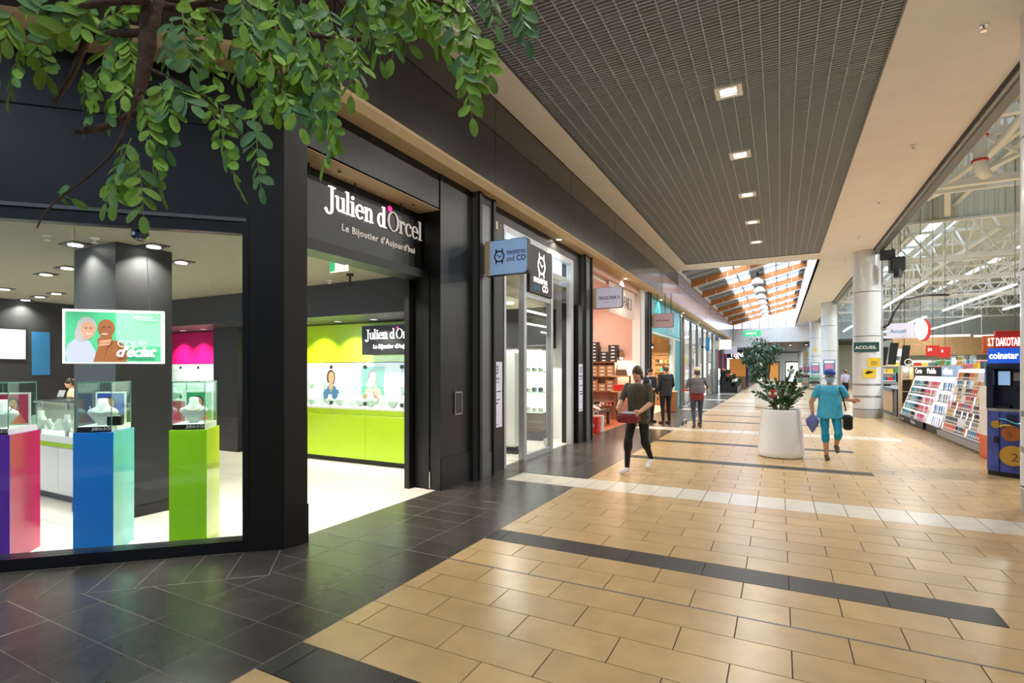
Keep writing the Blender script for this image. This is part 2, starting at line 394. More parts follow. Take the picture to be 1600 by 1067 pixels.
# ---------------- ceiling
CZ = 5.6
ceil = struct(MB().box(-3.72, -3.17, -2.5, 21.75, CZ, CZ+.2).box(1.22, 2.85, -2.5, 21.75, CZ, CZ+.2).box(-3.17, 1.22, 20.5, 21.75, CZ, CZ+.2).box(-3.17, 1.22, -2.5, -2.4, CZ, CZ+.2)
  .box(1.22, 2.85, 21.75, 85, CZ, CZ+.2).build('ceiling', 'plaster'))
MB().box(-3.18, -3.155, -2.4, 20.5, CZ-.012, CZ+.16).box(1.205, 1.23, -2.4, 20.5, CZ-.012, CZ+.16).box(-3.17, 1.22, 20.485, 20.51, CZ-.012, CZ+.16).build('grid_edge_trim', 'alu_dark', ceil)
MB().box(-3.3, 1.4, -2.5, 20.6, 6.35, 6.45).box(-3.3, -3.2, -2.5, 20.6, CZ+.2, 6.35).box(1.25, 1.35, -2.5, 20.6, CZ+.2, 6.35).box(-3.3, 1.4, 20.55, 20.65, CZ+.2, 6.35).box(-3.3, 1.4, -2.6, -2.5, CZ, 6.4).build('plenum', 'plenum', ceil)
gridc = struct(MB().box(-3.17, -3.165, -2.4, 20.5, CZ+.05, CZ+.06).build('ceiling_grid', 'grid'))
lb = MB().box(-.005, .005, -2.4, 20.48, CZ-.001, CZ+.045).build('long_bar', 'grid', gridc); lb.location.x = -3.0
for k in range(1, 21):
    o = link('long_bar', lb.data, gridc); o.location.x = -3.0+.2*k
cb = MB().box(-3.16, 1.21, -.006, .006, CZ, CZ+.04).build('cross_bar', 'grid', gridc); cb.location.y = 20.44
for k in range(1, 270):
    o = link('cross_bar', cb.data, gridc); o.location.y = 20.44-.06*k
mb = MB()
k = 270
while 20.44-.06*k > -2.35: mb.box(-3.16, 1.21, 20.44-.06*k-.006, 20.44-.06*k+.006, CZ, CZ+.04); k += 1
mb.build('cross_bars_behind', 'grid', gridc, kind='stuff')
# downlights in the grid
def area(name, loc, power, size, color=(1, .95, .88), spread=math.pi, parent=None, rot=(0, 0, 0), shape='DISK', sy=None):
    ld = bpy.data.lights.new(name, 'AREA'); ld.energy = power; ld.shape = shape; ld.size = size; ld.color = color; ld.spread = spread
    if sy: ld.size_y = sy
    o = bpy.data.objects.new(name, ld); COL.objects.link(o); o.location = loc; o.rotation_euler = rot
    if parent: o.parent = parent; o.matrix_parent_inverse = PW(parent).inverted()
    return o
ordn = ['nearest', 'second nearest', 'third nearest', 'fourth nearest', 'farthest']
for k in range(-3, 5):
    yy = 8.04+2.463*k
    lab = 'square white downlight in the metal grid ceiling, %s of the row' % ordn[k] if k >= 0 else 'white downlight in the grid ceiling above the viewer, %s before the visible row' % ORD[-k-1]
    t = thing('ceiling_downlight', lab, 'downlight', (-.65, yy, CZ), 'downlights in the grid ceiling')
    MB().box(-.83, -.76, yy-.17, yy+.17, CZ-.015, CZ+.03).box(-.54, -.47, yy-.17, yy+.17, CZ-.015, CZ+.03).box(-.76, -.54, yy-.17, yy-.11, CZ-.015, CZ+.03).box(-.76, -.54, yy+.11, yy+.17, CZ-.015, CZ+.03).build('frame', 'white', t)
    MB().lathe([(.105, .028), (.085, .0), (.001, -.004)], (-.65, yy, CZ), 20).build('lamp', 'lamp_on', t)
    area('downlight_beam', (-.65, yy, CZ-.03), P_GRID, .2, (1, .95, .88), parent=t)
for k in range(6):
    yy = 7.868+3.58*k
    o = thing('sprinkler', 'small chrome sprinkler on the plain ceiling strip, %s' % ['nearest of the row', 'second of the row', 'third of the row', 'fourth of the row', 'fifth of the row', 'last of the row'][k], 'sprinkler', (2.11, yy, CZ-.06), 'ceiling sprinklers')
    MB().lathe([(.05, .06), (.045, .052), (.012, .05), (.012, .02), (.006, .015), (.006, .0), (.03, -.002), (.03, -.006)], (2.11, yy, CZ-.06), 12).build('head', 'chrome', o)
    MB().bar((2.085, yy, CZ-.055), (2.11, yy, CZ-.02), .004).bar((2.135, yy, CZ-.055), (2.11, yy, CZ-.02), .004).build('yoke', 'chrome', o)
# ---------------- left fascia and soffit
fas = struct(MB().box(-3.95, -3.73, 3.02, 51, 4.3, 5.75).build('wall_fascia', 'fascia_joint'))
fa2 = struct(MB(wx).box(-.3, 6, .05, .27, 4.3, 5.75).build('wall_fascia_chamfer', 'fascia_joint'))
pl = MB().box(-.03, 0, .006, 3.084, 4.31, 5.072, .004).build('fascia_panel', 'fascia', fas); pl.location = (-3.7, 3.55, 0)
pu = MB().box(-.03, 0, .006, 3.084, 5.086, 5.56, .004).build('fascia_panel', 'fascia', fas); pu.location = (-3.7, 3.55, 0)
pale = {}  # pale tone paints the skylight's reflection into the far fascia panels
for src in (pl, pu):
    pale[src.name] = src.data.copy(); pale[src.name].materials.clear(); pale[src.name].materials.append(M('fascia_sky_sheen', 'b4b6cc', .18, var=.12, vscale=1.5, coat=.5))
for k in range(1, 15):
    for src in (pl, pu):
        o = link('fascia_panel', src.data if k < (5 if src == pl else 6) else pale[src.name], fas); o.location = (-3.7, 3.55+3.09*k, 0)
MB().box(-3.73, -3.7, 3.04, 3.544, 4.31, 5.072).build('fascia_panel', 'fascia', fas)
MB().box(-3.73, -3.7, 3.04, 3.544, 5.086, 5.56).build('fascia_panel', 'fascia', fas)
for k in range(2):
    MB(wx).box(.006+k*3-.36*(k == 0), 2.994+k*3, .27, .30, 4.31, 5.072).build('fascia_panel', 'fascia', fa2)
    MB(wx).box(.006+k*3-.36*(k == 0), 2.994+k*3, .27, .30, 5.086, 5.56).build('fascia_panel', 'fascia', fa2)
SPR = ((.30, 4.308), (.30, 4.27), (.23, 4.2), (-.12, 4.2), (-.12, 4.308))
sof = struct(MB().rings([[(-4+t, 3.141-.435*t, z) for t, z in SPR], [(-4+t, 51, z) for t, z in SPR]])
  .build('trim_1', 'soffit'))
struct(MB(wx).rings([[(6, t, z) for t, z in SPR], [(-.232-.435*t, t, z) for t, z in SPR]]).build('trim_2', 'soffit'))
struct(MB().poly([wx(-.02, .30)[:2], wx(6, .30)[:2], wx(6, -2)[:2], (-3.72, 6)], (0, 0, 5.75), (1, 0, 0), (0, 1, 0), .1).poly([(-3.7, 2.4), (-3.7, 3.1), wx(6, .30)[:2], (-12, -2.5), (-3.7, -2.5)], (0, 0, CZ+.01), (1, 0, 0), (0, 1, 0), .1).build('ceiling_corner', 'plaster'))
for k, yy in enumerate((9.6, 14.6, 19.6, 24.6, 30, 36)):
    o = MB().lathe([(.07, .0), (.075, -.006), (.055, -.008), (.05, .0)], (-3.9, yy, 4.2), 16, False).lathe([(.05, -.003), (.001, -.004)], (-3.9, yy, 4.2), 16)
    t = thing('soffit_downlight', 'round recessed spotlight in the beige soffit above the %s' % ['watch shop door', 'shoe shop', 'turquoise shop', 'first glass shop bay', 'second glass shop bay', 'third glass shop bay'][k], 'downlight', (-3.9, yy, 4.2), 'spotlights in the shopfront soffit')
    MB().lathe([(.075, .004), (.078, -.006), (.055, -.009), (.052, .004)], (-3.9, yy, 4.2), 16, False).build('bezel', 'alu', t)
    MB().lathe([(.052, -.003), (.001, -.004)], (-3.9, yy, 4.2), 16).build('lamp', 'lamp_on', t)
    area('soffit_beam', (-3.9, yy, 4.18), 22, .08, (1, .9, .75), 2.2, t)
# ---------------- skylight gallery beyond the grid ceiling
RZ = lambda x: 5.78+.255*(x+3.7)
roof = struct(MB().box(1.2, 1.3, 21.75, 51, CZ+.0, 7.15).box(-3.75, 1.25, 21.7, 21.8, CZ+.2, 7.2).box(-3.85, -3.7, 21.7, 51, 5.6, 5.9).build('wall_skylight', 'plaster_white'))
def slope(mb, x0, x1, y0, y1, h0, h1):
    mb.rings([[(x, yy, RZ(x)+h) for x, h in ((x0, h0), (x1, h0), (x1, h1), (x0, h1))] for yy in (y0, y1)])
    return mb
RY = [21.75+3.9*k for k in range(8)]+[51]
for k in range(8):
    y0, y1 = RY[k], RY[k+1]
    slope(MB(), -3.75, -2.4, y0, y1, .02, .1).build('roof_panel', 'roof_grey', roof); slope(MB(), -1.3, -.7, y0, y1, .02, .1).build('roof_panel', 'roof_grey', roof); slope(MB(), .95, 1.25, y0, y1, .02, .1).build('roof_panel', 'roof_grey', roof)
    slope(MB(), -2.4, -1.3, y0, y1, .05, .06).build('pane', 'glass_roof', roof); slope(MB(), -.7, .95, y0, y1, .05, .06).build('pane', 'glass_roof', roof)
    for x in (-2.4, -1.85, -1.3, -.7, -.15, .4, .95):
        slope(MB(), x-.03, x+.03, y0, y1, -.05, .06).build('glazing_bar', 'roof_grey', roof)
    for q in (1.3, 2.6): slope(MB(), -3.7, 1.2, y0+q-.025, y0+q+.025, -.06, .05).build('purlin', 'roof_grey', roof)
for k, yy in enumerate(RY[1:8]):
    t = thing('roof_rafter', 'orange-brown glulam rafter under the skylight, %s from the grid ceiling' % ['first', 'second', 'third', 'fourth', 'fifth', 'sixth', 'seventh'][k], 'beam', (-1.2, yy, 6.2), 'rafters of the skylight')
    mb = MB(); mb.rings([[(x, yy+dy, RZ(x)+h) for dy, h in ((-.09, -.30), (.09, -.30), (.09, -.03), (-.09, -.03))] for x in (-3.72, 1.22)]); mb.build('glulam_beam', 'glulam', t)
    mb = MB(); mb.rings([[(x, yy+dy, RZ(x)+h) for dy, h in ((-.16, -.36), (-.13, -.36), (-.13, -.33), (-.16, -.33))] for x in (-3.6, 1.2)]); mb.build('tie_rail', 'white', t)
    for x in (-3, -2.1, -1.2, -.3, .6): MB().bar((x, yy-.14, RZ(x)-.36), (x, yy-.14, RZ(x)-.14), .025).build('bracket', 'white', t)
for k in range(8):
    yy = 27.6+2.9*k; x = -.95; z = 5.85
    t = thing('pendant_lamp', 'white domed pendant lamp under the skylight, %s of the row' % ['nearest', 'second', 'third', 'fourth', 'fifth', 'sixth', 'seventh', 'farthest'][k], 'lamp', (x, yy, z), 'pendants under the skylight')
    MB().lathe([(.28, -.1), (.27, -.02), (.2, .1), (.09, .18), (.08, .2)], (x, yy, z), 18).build('shade', 'white_gloss', t, smooth='auto')
    MB().lathe([(.09, .2), (.09, .42), (.05, .44)], (x, yy, z), 12).build('housing', 'navyblack', t)
    MB().bar((x, yy, z+.42), (x, yy, RZ(x)-.02), .015).build('cable', 'alu', t)
gab = struct(MB().box(-3.9, 2.9, 51, 51.15, 4.05, 5.35).build('wall_gable', 'plaster_white'))
for k in range(7):
    x0 = -3.7+.7*k; x1 = x0+.7
    MB().poly([(x0+.03, 5.37), (x1-.03, 5.37), (x1-.03, RZ(x1)-.05), (x0+.03, RZ(x0)-.05)], (0, 51.05, 0), (1, 0, 0), (0, 0, 1), .01).build('pane', 'glass_roof', gab)
    MB().box(x0-.05, x0+.05, 50.98, 51.1, 5.35, RZ(x0)).build('mullion', 'roof_grey', gab)
# low passage beyond the gable
pas = struct(MB().box(-4.2, 8, 51.15, 86, 4.05, 4.2).build('ceiling_passage', 'charcoal'))
struct(MB().box(-4.3, -4.0, 58, 86, 0, 4.05).build('wall_passage', 'darkgrey'))
struct(MB().box(-4.3, 8, 86, 86.3, 0, 4.05).build('wall_far_end', 'plaster_white'))
for k in range(5):
    x = -3+1.3*k; t = thing('ceiling_spot', 'small spotlight in the dark ceiling of the far passage, %s from the left' % ['first', 'second', 'third', 'fourth', 'fifth'][k], 'downlight', (x, 55, 4.05), 'spots of the far passage')
    MB().cyl((x, 55, 3.93), .12, .12).build('can', 'black', t); MB().cyl((x, 55, 3.92), .08, .01).build('lamp', 'lamp_cool', t)
    area('passage_beam', (x, 60+k*4, 3.9), 160, .3, parent=t)
# ---------------- round clad columns on the right
def column(yy, idx, x=2.62, r=.4):
    lab = ['white clad round column at the right picture edge beside the coin machine', 'white clad round column carrying the ACCUEIL sign', 'white clad column behind the turquoise-dressed woman', 'third white clad column of the receding row, with a yellow notice', 'fourth white clad column of the receding row', 'farthest white clad column of the receding row'][idx]
    t = thing('column', lab, 'column', (x, yy, 0), 'clad columns')
    zs = [(0, .28, 'alu'), (.3, .68, 'column_white'), (.74, 1.08, 'column_white'), (1.14, 2.72, 'column_white'), (2.74, 4.2, 'column_white'), (4.22, CZ, 'column_white')]
    for z0, z1, m in zs:
        MB().lathe([(r-.004, z0), (r, z0+.004), (r, z1-.004), (r-.004, z1)], (x, yy, 0), 36).build('cladding_panel', m, t, smooth='auto')
    for z0, z1 in ((.68, .74), (1.08, 1.14)): MB().lathe([(r+.004, z0), (r+.004, z1)], (x, yy, 0), 36).build('metal_band', 'steel', t, smooth='auto')
    MB().cyl((x, yy, 0), r-.02, CZ, 24).build('core', 'charcoal', t)
    MB().box(x+.12, x+.46, yy-.02, yy+.36, 0, CZ-.15).build('door_jamb', 'alu', t)
    return t
COLS = [column(yy, i, 2.80 if i == 0 else 2.62, .38 if i == 0 else .4) for i, yy in enumerate((7.8, 21.1, 36, 49.3, 64, 80))]
# sliding-grille track along the hall opening
tr = struct(MB().box(2.83, 2.98, 8, 86, CZ-.15, CZ+.02).build('trim_3', 'alu_dark'))
MB().box(2.79, 2.83, 8, 86, CZ-.1, CZ+.0).build('track_rail', 'alu', tr); MB().box(2.76, 2.79, 8, 86, CZ-.045, CZ-.0).build('track_rail', 'charcoal', tr)
struct(MB().box(2.83, 3.12, 7.9, 86, CZ+.02, 11).build('wall_hall_upper', 'hallwall'))

# unseen atrium behind the camera (the tree grows in it), roof glazing set for foreground fill
at_ = struct(MB().box(-12.3, 4.0, -11.3, -11, 0, 8).box(-12.3, -12, -11, -2.3, 0, 8).box(-12.3, -7.8, -2.5, -2.3, 0, 8).box(3.12, 3.4, -11, 2, 0, 10.4).box(-12.3, 3.2, -2.5, -2.45, 5.7, 8).build('wall_atrium', M('atriumwall', '6d6459', .8)))
struct(MB().box(2.85, 3.4, -2.5, 7.6, 0, 10.4).build('wall_right', 'plaster_white'))
ar = struct(MB().box(-12, 3.2, -11.02, -10.9, 7.8, 8).build('roof_atrium', 'white'))
for k in range(6): MB().box(-12+2.53*k, -12+2.53*k+.12, -11, -2.5, 7.85, 8).build('glazing_bar', 'white', ar)
for k in range(6): MB().box(-11.88+2.53*k, -9.47+2.53*k, -11, -2.5, 7.92, 7.93).build('pane' if k % 2 else 'roof_panel', 'glass_roof' if k % 2 else 'roof_grey', ar)  # every other bay made opaque to cut the daylight reaching the foreground
struct(MB().box(-8.3, -7.7, -2.5, .2, 0, 6).build('wall_corner_return', 'shopblack'))
# ================================================================= JEWELLER
Xv, Yv, Zv = (1, 0, 0), (0, 1, 0), (0, 0, 1)
JC = 2.95
wr = (EX, EY, 0)     # reading direction on the chamfered window seen from outside
inner = [wx(-.1, -.1)[:2], wx(5, -.1)[:2], (-14, wx(5, -.1)[1]), (-14, 7.1), (-4.32, 7.1), (-4.32, 3.3)]
jf = struct(MB().poly([wx(-.25, -.02)[:2], wx(5, -.02)[:2], (-14, wx(5, 0)[1]), (-14, 7.1), (-4.06, 7.1), (-4.06, 3.35)], (0, 0, 0), Xv, Yv, .002, -.004).build('floor_jeweller', 'grout_light'))
for a in range(16):
    for b in range(13):
        x0 = -13.7+.605*a; y0 = -.4+.605*b
        P = rect(x0+.002, x0+.603, y0+.002, y0+.603)
        P = clip(P, nx, ny, nx*wx(0, -.03)[0]+ny*wx(0, -.03)[1]); P = clip(P, 1, 0, -4.07); P = clip(P, 0, 1, 7.05)
        if len(P) > 2 and abs(sum(P[i][0]*P[(i+1) % len(P)][1]-P[(i+1) % len(P)][0]*P[i][1] for i in range(len(P)))) > .01: tile('shop_tile', P)
lay('shop_tile', 'shop_tile', 'white_floor_tile', 250, jf, .003)
struct(MB().poly(inner, (0, 0, JC), Xv, Yv, .12).build('ceiling_jeweller', M('shop_ceiling', '8f8a78', .7)))
wj = struct(MB().box(-14, -4.3, 7.05, 7.2, 0, 4.3).box(-14.2, -14, -1, 7.2, 0, 3.1).build('wall_jeweller', 'charcoal'))
# corner pillar, header, jambs
pil = struct(MB().rings([[(x, yy, z) for x, yy in ((-4.17, 2.983), (-3.93, 3.18), (-3.89, 3.40), (-4.45, 3.42), (-4.4, 3.15))] for z in (0, 4.2)]).build('wall_corner_pillar', 'shopblack'))
MB().rings([[(x, yy, z) for x, yy in ((-4.172, 2.975), (-3.924, 3.176), (-3.883, 3.41), (-4.45, 3.425), (-4.4, 3.15))] for z in (0, .36)]).build('plinth', 'shopblack', pil)
MB().rings([[(x, yy, z) for x, yy in ((-3.93, 3.176), (-3.924, 3.182), (-3.884, 3.398), (-3.89, 3.40))] for z in (.37, 1.2)]).build('kick_plate', 'black', pil)
hd = struct(MB().box(-4.12, -4.0, 3.35, 5.7, 3.72, 4.21).build('wall_header', 'shopblack'))
MB().box(-4.34, -4.0, 3.38, 5.66, 3.715, 3.74).build('recess_lining', 'soffit', hd)
for yy in (4.05, 5.3): MB().lathe([(.02, .0), (.022, -.012), (.001, -.013)], (-4.15, yy, 3.715), 10).build('screw_cap', 'chrome', hd)
MB().box(-4.5, -4.2, 3.38, 5.68, 2.82, 2.93).box(-4.6, -4.34, 3.3, 5.68, 2.93, 3.74).build('lintel', 'black', hd)
jr = struct(MB().box(-4.42, -3.985, 5.66, 6.46, 0, 4.21).box(-4.62, -4.42, 5.72, 6.46, 0, 4.21).build('wall_jamb', 'shopblack'))
MB().box(-3.99, -3.97, 5.67, 6.45, .0, .42).build('plinth', 'shopblack', jr); MB().box(-3.988, -3.978, 5.67, 6.45, 1.62, 1.626).build('joint', 'black', jr)
MB().box(-4.5, -4.42, 5.55, 5.72, 0, 2.82).box(-4.22, -4.16, 5.64, 5.67, 0, 2.82).build('shutter_guide', 'black', jr); MB().bar((-4.15, 5.65, .02), (-4.15, 5.65, .24), .015).build('bolt', 'chrome', jr)
ic = thing('intercom_panel', 'small steel key panel on the black pillar beside the jeweller opening', 'panel', (-3.97, 6.07, 1.1))
MB().box(-3.985, -3.965, 5.98, 6.16, .98, 1.3).build('frame', 'steel', ic); MB().box(-3.966, -3.96, 6.0, 6.14, 1.0, 1.28).build('cover', 'darkgrey', ic)
# shop sign
sg = thing('shop_sign', 'black fascia sign with lit lettering Julien d\'Orcel over the entrance', 'sign', (-4.3, 4.5, 3.0))
MB().box(-4.34, -4.28, 3.40, 5.62, 2.93, 3.6).build('board', 'shopblack', sg)
sz = .158; o = Vector((-4.275, 3.99, 3.33))
L1 = serif('Julien d', sz, o, Yv, Zv, 'lit_sign', sg)
oo = o+Vector((0, L1+.02, 0))
serif('Orcel', sz, oo, Yv, Zv, 'lit_sign_dim', sg)
MB().poly(arc(.04, 1.62*sz, .035, .035), oo, Yv, Zv, .012).build('pink_dot', M('pinkdot', 'ff1f8f', .4, emit='ff2f98', es=1.2), sg)
text('Le Bijoutier d\'Aujourd\'hui', .108, (-4.275, 4.2, 3.135), Yv, mat='lit_sign_dim', parent=sg, space=1.12, offset=.002)
for yy in (3.75, 4.4, 5.2): MB().bar((-4.27, yy, 3.6), (-4.27, yy, 3.72), .012).build('hanger', 'black', sg)
# window wall on the chamfer
win = struct(MB(wx).box(0, 5, -.16, 0, 0, .1).box(0, 5, -.16, 0, 2.92, 4.21).build('wall_window', 'navyblack'))
MB(wx).box(0, 5, -.0, .012, 3.715, 3.73).build('joint', 'black', win); MB(wx).box(0, 5, 0, .02, 2.9, 2.93).build('head_trim', 'alu_dark', win)
MB(wx).box(0, 5, -.1, .0, 2.8, 2.9).build('head_rail', 'navyblack', win)
w1 = struct(MB(wx).box(.02, 2.8, -.06, -.05, .1, 2.82).build('window_1', 'glass')); w2 = struct(MB(wx).box(2.81, 4.98, -.06, -.05, .1, 2.82).build('window_2', 'glass'))
MB(wx).box(-.02, .03, -.16, .01, 0, 2.95).build('window_frame', 'navyblack', w1)
dm = tag(MB().ell(wx(.9, -.25, 2.8), .07, .07, .07).build('dome_camera', M('domeblue', '0c1f4a', .1, coat=.6)), 'dark blue dome camera under the top rail of the jeweller window', 'camera')
# downlights of the shop
def ceilpx(u, v, z): d = (z-H)*810/(578-v); p = at(u, v, d); return p
jl = [(240, 384, 'above the hanging poster'), (105, 418, 'nearer of the pair left of the black column'), (72, 428, 'farther of the pair left of the black column'), (283, 409, 'right of the black column'), (7, 451, 'by the left picture edge'), (88, 458, 'first of the far trio'), (62, 463, 'second of the far trio'), (40, 468, 'third of the far trio'), (335, 472, 'above the pink wall panel'), (583, 411, 'behind the shop sign'), (478, 388, 'just behind the corner pillar'), (118, 381, 'nearest to the window head')]
for u, v, where in jl:
    p = ceilpx(u, v, JC); x, yy = p.x, p.y
    t = thing('shop_downlight', 'recessed jeweller downlight with black trim, '+where, 'downlight', (x, yy, JC), 'downlights of the jeweller')
    MB().box(x-.15, x+.15, yy-.09, yy+.09, JC-.012, JC+.0).build('trim_plate', 'darkgrey', t)
    MB().lathe([(.068, -.014), (.062, -.02), (.001, -.022)], (x, yy, JC), 16).build('lamp', 'lamp_on', t)
    area('shop_beam', (x, yy, JC-.035), P_SHOP, .12, (1, .94, .84), 2.1, t)
for k, ss in enumerate((.45, 1.12, 1.85)):  # unseen spots added to brighten the busts in the cases
    q = wx(ss, -.16, JC); t = thing('added_window_spot', 'small added fill spot over the %s pedestal, close behind the window' % ['green', 'blue', 'purple'][k], 'downlight', q, 'added window spots')
    MB().lathe([(.05, .0), (.052, -.01), (.038, -.012), (.036, .0)], q, 14, False).build('bezel', 'alu', t); MB().lathe([(.036, -.003), (.001, -.004)], q, 14).build('lamp', 'lamp_on', t)
    area('added_window_beam', (q[0], q[1], JC-.02), 24, .05, (1, .96, .9), 1.2, t)
# hanging poster
pt = -.55
sL, zT = wuv(97, 482, pt); sR, _ = wuv(256, 487, pt); _, zB = wuv(97, 568, pt)
PWd = sL-sR; PH = zT-zB
po = Vector(wx(sL, pt, zB))
pst = thing('hanging_poster', 'backlit green poster COUP d\'eclat of two embracing women hanging in the window', 'poster', po)
MB(wx).box(sL, sR, pt-.03, pt, zB, zT, .004).build('light_box', 'p_white', pst)
s = PWd; hh = PH/PWd
def sc(P): return [(x*s, yy*s) for x, yy in P]
fig = [(0, rect(.03, .97, .025, hh-.03)), (1, rect(.52, .97, .2, hh-.03)),
 (2, [(.05, .02), (.03, .12), (.06, .22), (.14, .30), (.22, .31), (.27, .24), (.33, .12), (.33, .02)]),            # lilac shirt
 (4, [(.33, .02), (.32, .12), (.40, .24), (.52, .27), (.60, .22), (.64, .12), (.62, .02)]),                       # shoulder
 (6, arc(.235, .42, .095, .115)), (6, arc(.17, .34, .05, .09)),                                                   # grey hair
 (3, arc(.25, .385, .07, .095)), (4, arc(.425, .405, .085, .105)), (4, rect(.37, .48, .27, .34)),
 (3, [(.2, .26), (.28, .29), (.27, .33), (.21, .33)]),
 (7, arc(.402, .418, .02, .005, n=8)), (7, arc(.455, .418, .02, .005, n=8)), (7, arc(.23, .405, .012, .005, n=8)), (7, arc(.275, .405, .012, .005, n=8)),
 (5, arc(.258, .345, .03, .012, 180, 360)), (5, arc(.41, .345, .03, .01, 180, 360)),
 (4, [(.30, .02), (.35, .2), (.34, .28), (.40, .33), (.48, .32), (.49, .26), (.43, .19), (.40, .02)]),            # forearm + hand
 (3, [(.36, .235), (.47, .25), (.48, .28), (.37, .265)]), (3, [(.355, .2), (.46, .215), (.47, .24), (.36, .228)])]
prints('print', ['p_green', 'p_green2', 'p_shirt', 'p_skin', 'p_skin2', 'p_white', 'p_hair', 'p_dark'], [(m, sc(P)) for m, P in fig], po, wr, Zv, pst)
n3 = Vector((EY, -EX, 0))
def pp(x, z): return po+Vector(wr)*x*s+Vector((0, 0, z*s))+n3*.012
text('COUP', .105*s/1, pp(.535, .195), wr, mat='p_white', parent=pst, ext=.001, offset=-.0012)
text('d\'éclat', .165*s, pp(.515, .085), wr, mat='p_white', parent=pst, ext=.001, shear=.35, offset=.0035, space=.92)
serif('Julien d Orcel', .018*s, pp(.70, hh-.09), Vector(wr), Vector(Zv), 'p_white', pst, th=.001)
text('le bijoutier d\'aujourd\'hui', .022*s, pp(.73, hh-.115), wr, mat='p_white', parent=pst, ext=.0005)
for ss in (sL-.1, sR+.12): MB().tube([wx(ss, pt-.01, zT), wx(ss+.1, pt-.2, JC)], .002, 5).build('wire', 'steel', pst)
# pedestals with glass cases
def bust(loc, h, parent, name='necklace_bust', rz=0, mat='white'):
    mb = MB(); R = []
    for z, a, b in ((0, .16, .13), (.02, .17, .13), (.06, .19, .14), (.2, .30, .16), (.45, .52, .2), (.58, .46, .18), (.68, .24, .17), (.78, .17, .15), (.98, .155, .14), (1, .13, .12)):
        R.append([(loc[0]+h*(a*math.cos(2*math.pi*k/16)*math.cos(rz)-b*math.sin(2*math.pi*k/16)*math.sin(rz)), loc[1]+h*(a*math.cos(2*math.pi*k/16)*math.sin(rz)+b*math.sin(2*math.pi*k/16)*math.cos(rz)), loc[2]+z*h) for k in range(16)])
    o = mb.rings(R).build(name, mat, parent, smooth=True)
    return o
PT = -.24
def pedestal(uL, uM, zt, m1, m2, label, bl, cl, pl, pcol, big):
    s0, _ = wuv(uL, 800, PT); s1, _ = wuv(uM, 800, PT); D = .42
    base = Vector(wx((s0+s1)/2, PT-D/2))
    t = thing('display_pedestal', label, 'pedestal', base, 'window pedestals')
    xf = wx
    MB(xf).box(s1+.008, s0, PT-D, PT-.008, .003, zt, .002).build('body', m1, t)
    MB(xf).box(s1, s0, PT-.008, PT, .003, zt).build('front_panel', m1, t)
    MB(xf).box(s1, s1+.008, PT-D, PT-.008, .003, zt).build('side_panel', m2, t)
    c = thing('glass_case', cl, 'display case', Vector(wx((s0+s1)/2, PT-D/2, zt)), 'glass cases on the pedestals')
    a0, a1, t0, t1 = s0-.02, s1+.02, PT-.02, PT-D+.02; z0, z1 = zt+.001, zt+.43
    MB(xf).box(a0, a1, t0, t1, z0, z0+.05).build('base_plinth', 'white', c); MB(xf).box(a0, a1, t0+.004, t0, z0+.002, z0+.048).build('name_strip', 'navyblack', c)
    serif('Julien d Orcel', .017, Vector(wx(a0-.11, t0+.005, z0+.018)), Vector(wr), Vector(Zv), 'white', c, th=.001)
    for nm, q in (('front_pane', (a0, a1, t0, t0-.005)), ('back_pane', (a0, a1, t1, t1+.005)), ('side_pane', (a0, a0-.005, t0-.005, t1+.005)), ('side_pane', (a1, a1+.005, t0-.005, t1+.005))):
        MB(xf).box(*q, z0+.05, z1).build(nm, 'glass_case', c)
    MB(xf).box(a0, a1, t0, t1, z1, z1+.005).build('top_pane', 'glass_case', c)
    mb = MB(xf)
    for a in (a0, a1):
        for b in (t0, t1): mb.box(a-.003, a+.003, b-.003, b+.003, z0+.05, z1)
    for a in (a0, a1): mb.box(a-.003, a+.003, t1, t0, z1-.003, z1+.006)
    for b in (t0, t1): mb.box(a1, a0, b-.003, b+.003, z1-.003, z1+.006)
    mb.build('glass_edges', M('glass_edge', '5f9a86', .2), c)
    sm = (s0+s1)/2
    b = thing('necklace_bust', bl, 'bust', Vector(wx(sm, PT-.17, z0+.05)), 'busts in the window cases')
    bo = bust(wx(sm, PT-.17, z0+.05), .235, b, 'body', E2)
    mb = MB(); pts = []
    for k in range(13):
        q = math.pi*k/12; lx = math.cos(q)*.085; lz = .17-math.sin(q)*.055; pts.append(Vector(wx(sm, PT-.17, z0+.05))+Vector(wr)*lx+Vector((0, 0, lz))+n3*(.03+.02*math.sin(q)))
    mb.tube(pts, .003, 5).build('necklace', 'gold' if big else 'chrome', b)
    p = thing('counter_card', pl, 'poster', Vector(wx(sm, PT-.3, z0+.05)), 'picture cards in the window cases')
    MB(xf).box(sm-.12, sm+.12, PT-.33, PT-.322, z0+.051, z0+.34).build('card', 'white', p)
    q = Vector(wx(sm+.105, PT-.32, z0+.065))
    prints('print', [pcol, 'skin_print', 'hair_print', 'coral_print'], [(0, rect(0, .21, 0, .26)), (2, arc(.1, .17, .045, .06)), (1, arc(.1, .165, .032, .048)), (3, [(.02, 0), (.05, .09), (.15, .09), (.2, 0)]), (1, [(.085, .07), (.115, .07), (.115, .13), (.085, .13)])], q, wr, Zv, p)
    return t
pedestal(114, 177, 1.06, 'blue', 'cyan', 'glossy blue display pedestal with pale cyan side in the window', 'white necklace bust in the glass case on the blue pedestal', 'glass display case on top of the blue pedestal', 'blue picture card with a smiling woman in the case on the blue pedestal', 'blue_print', 0)
pedestal(264, 323, 1.06, 'lime_deep', 'lime_pale', 'glossy lime green display pedestal with yellow-green side in the window', 'white necklace bust in the glass case on the green pedestal', 'glass display case on top of the green pedestal', 'green picture card with two faces in the case on the green pedestal', 'green_print', 1)
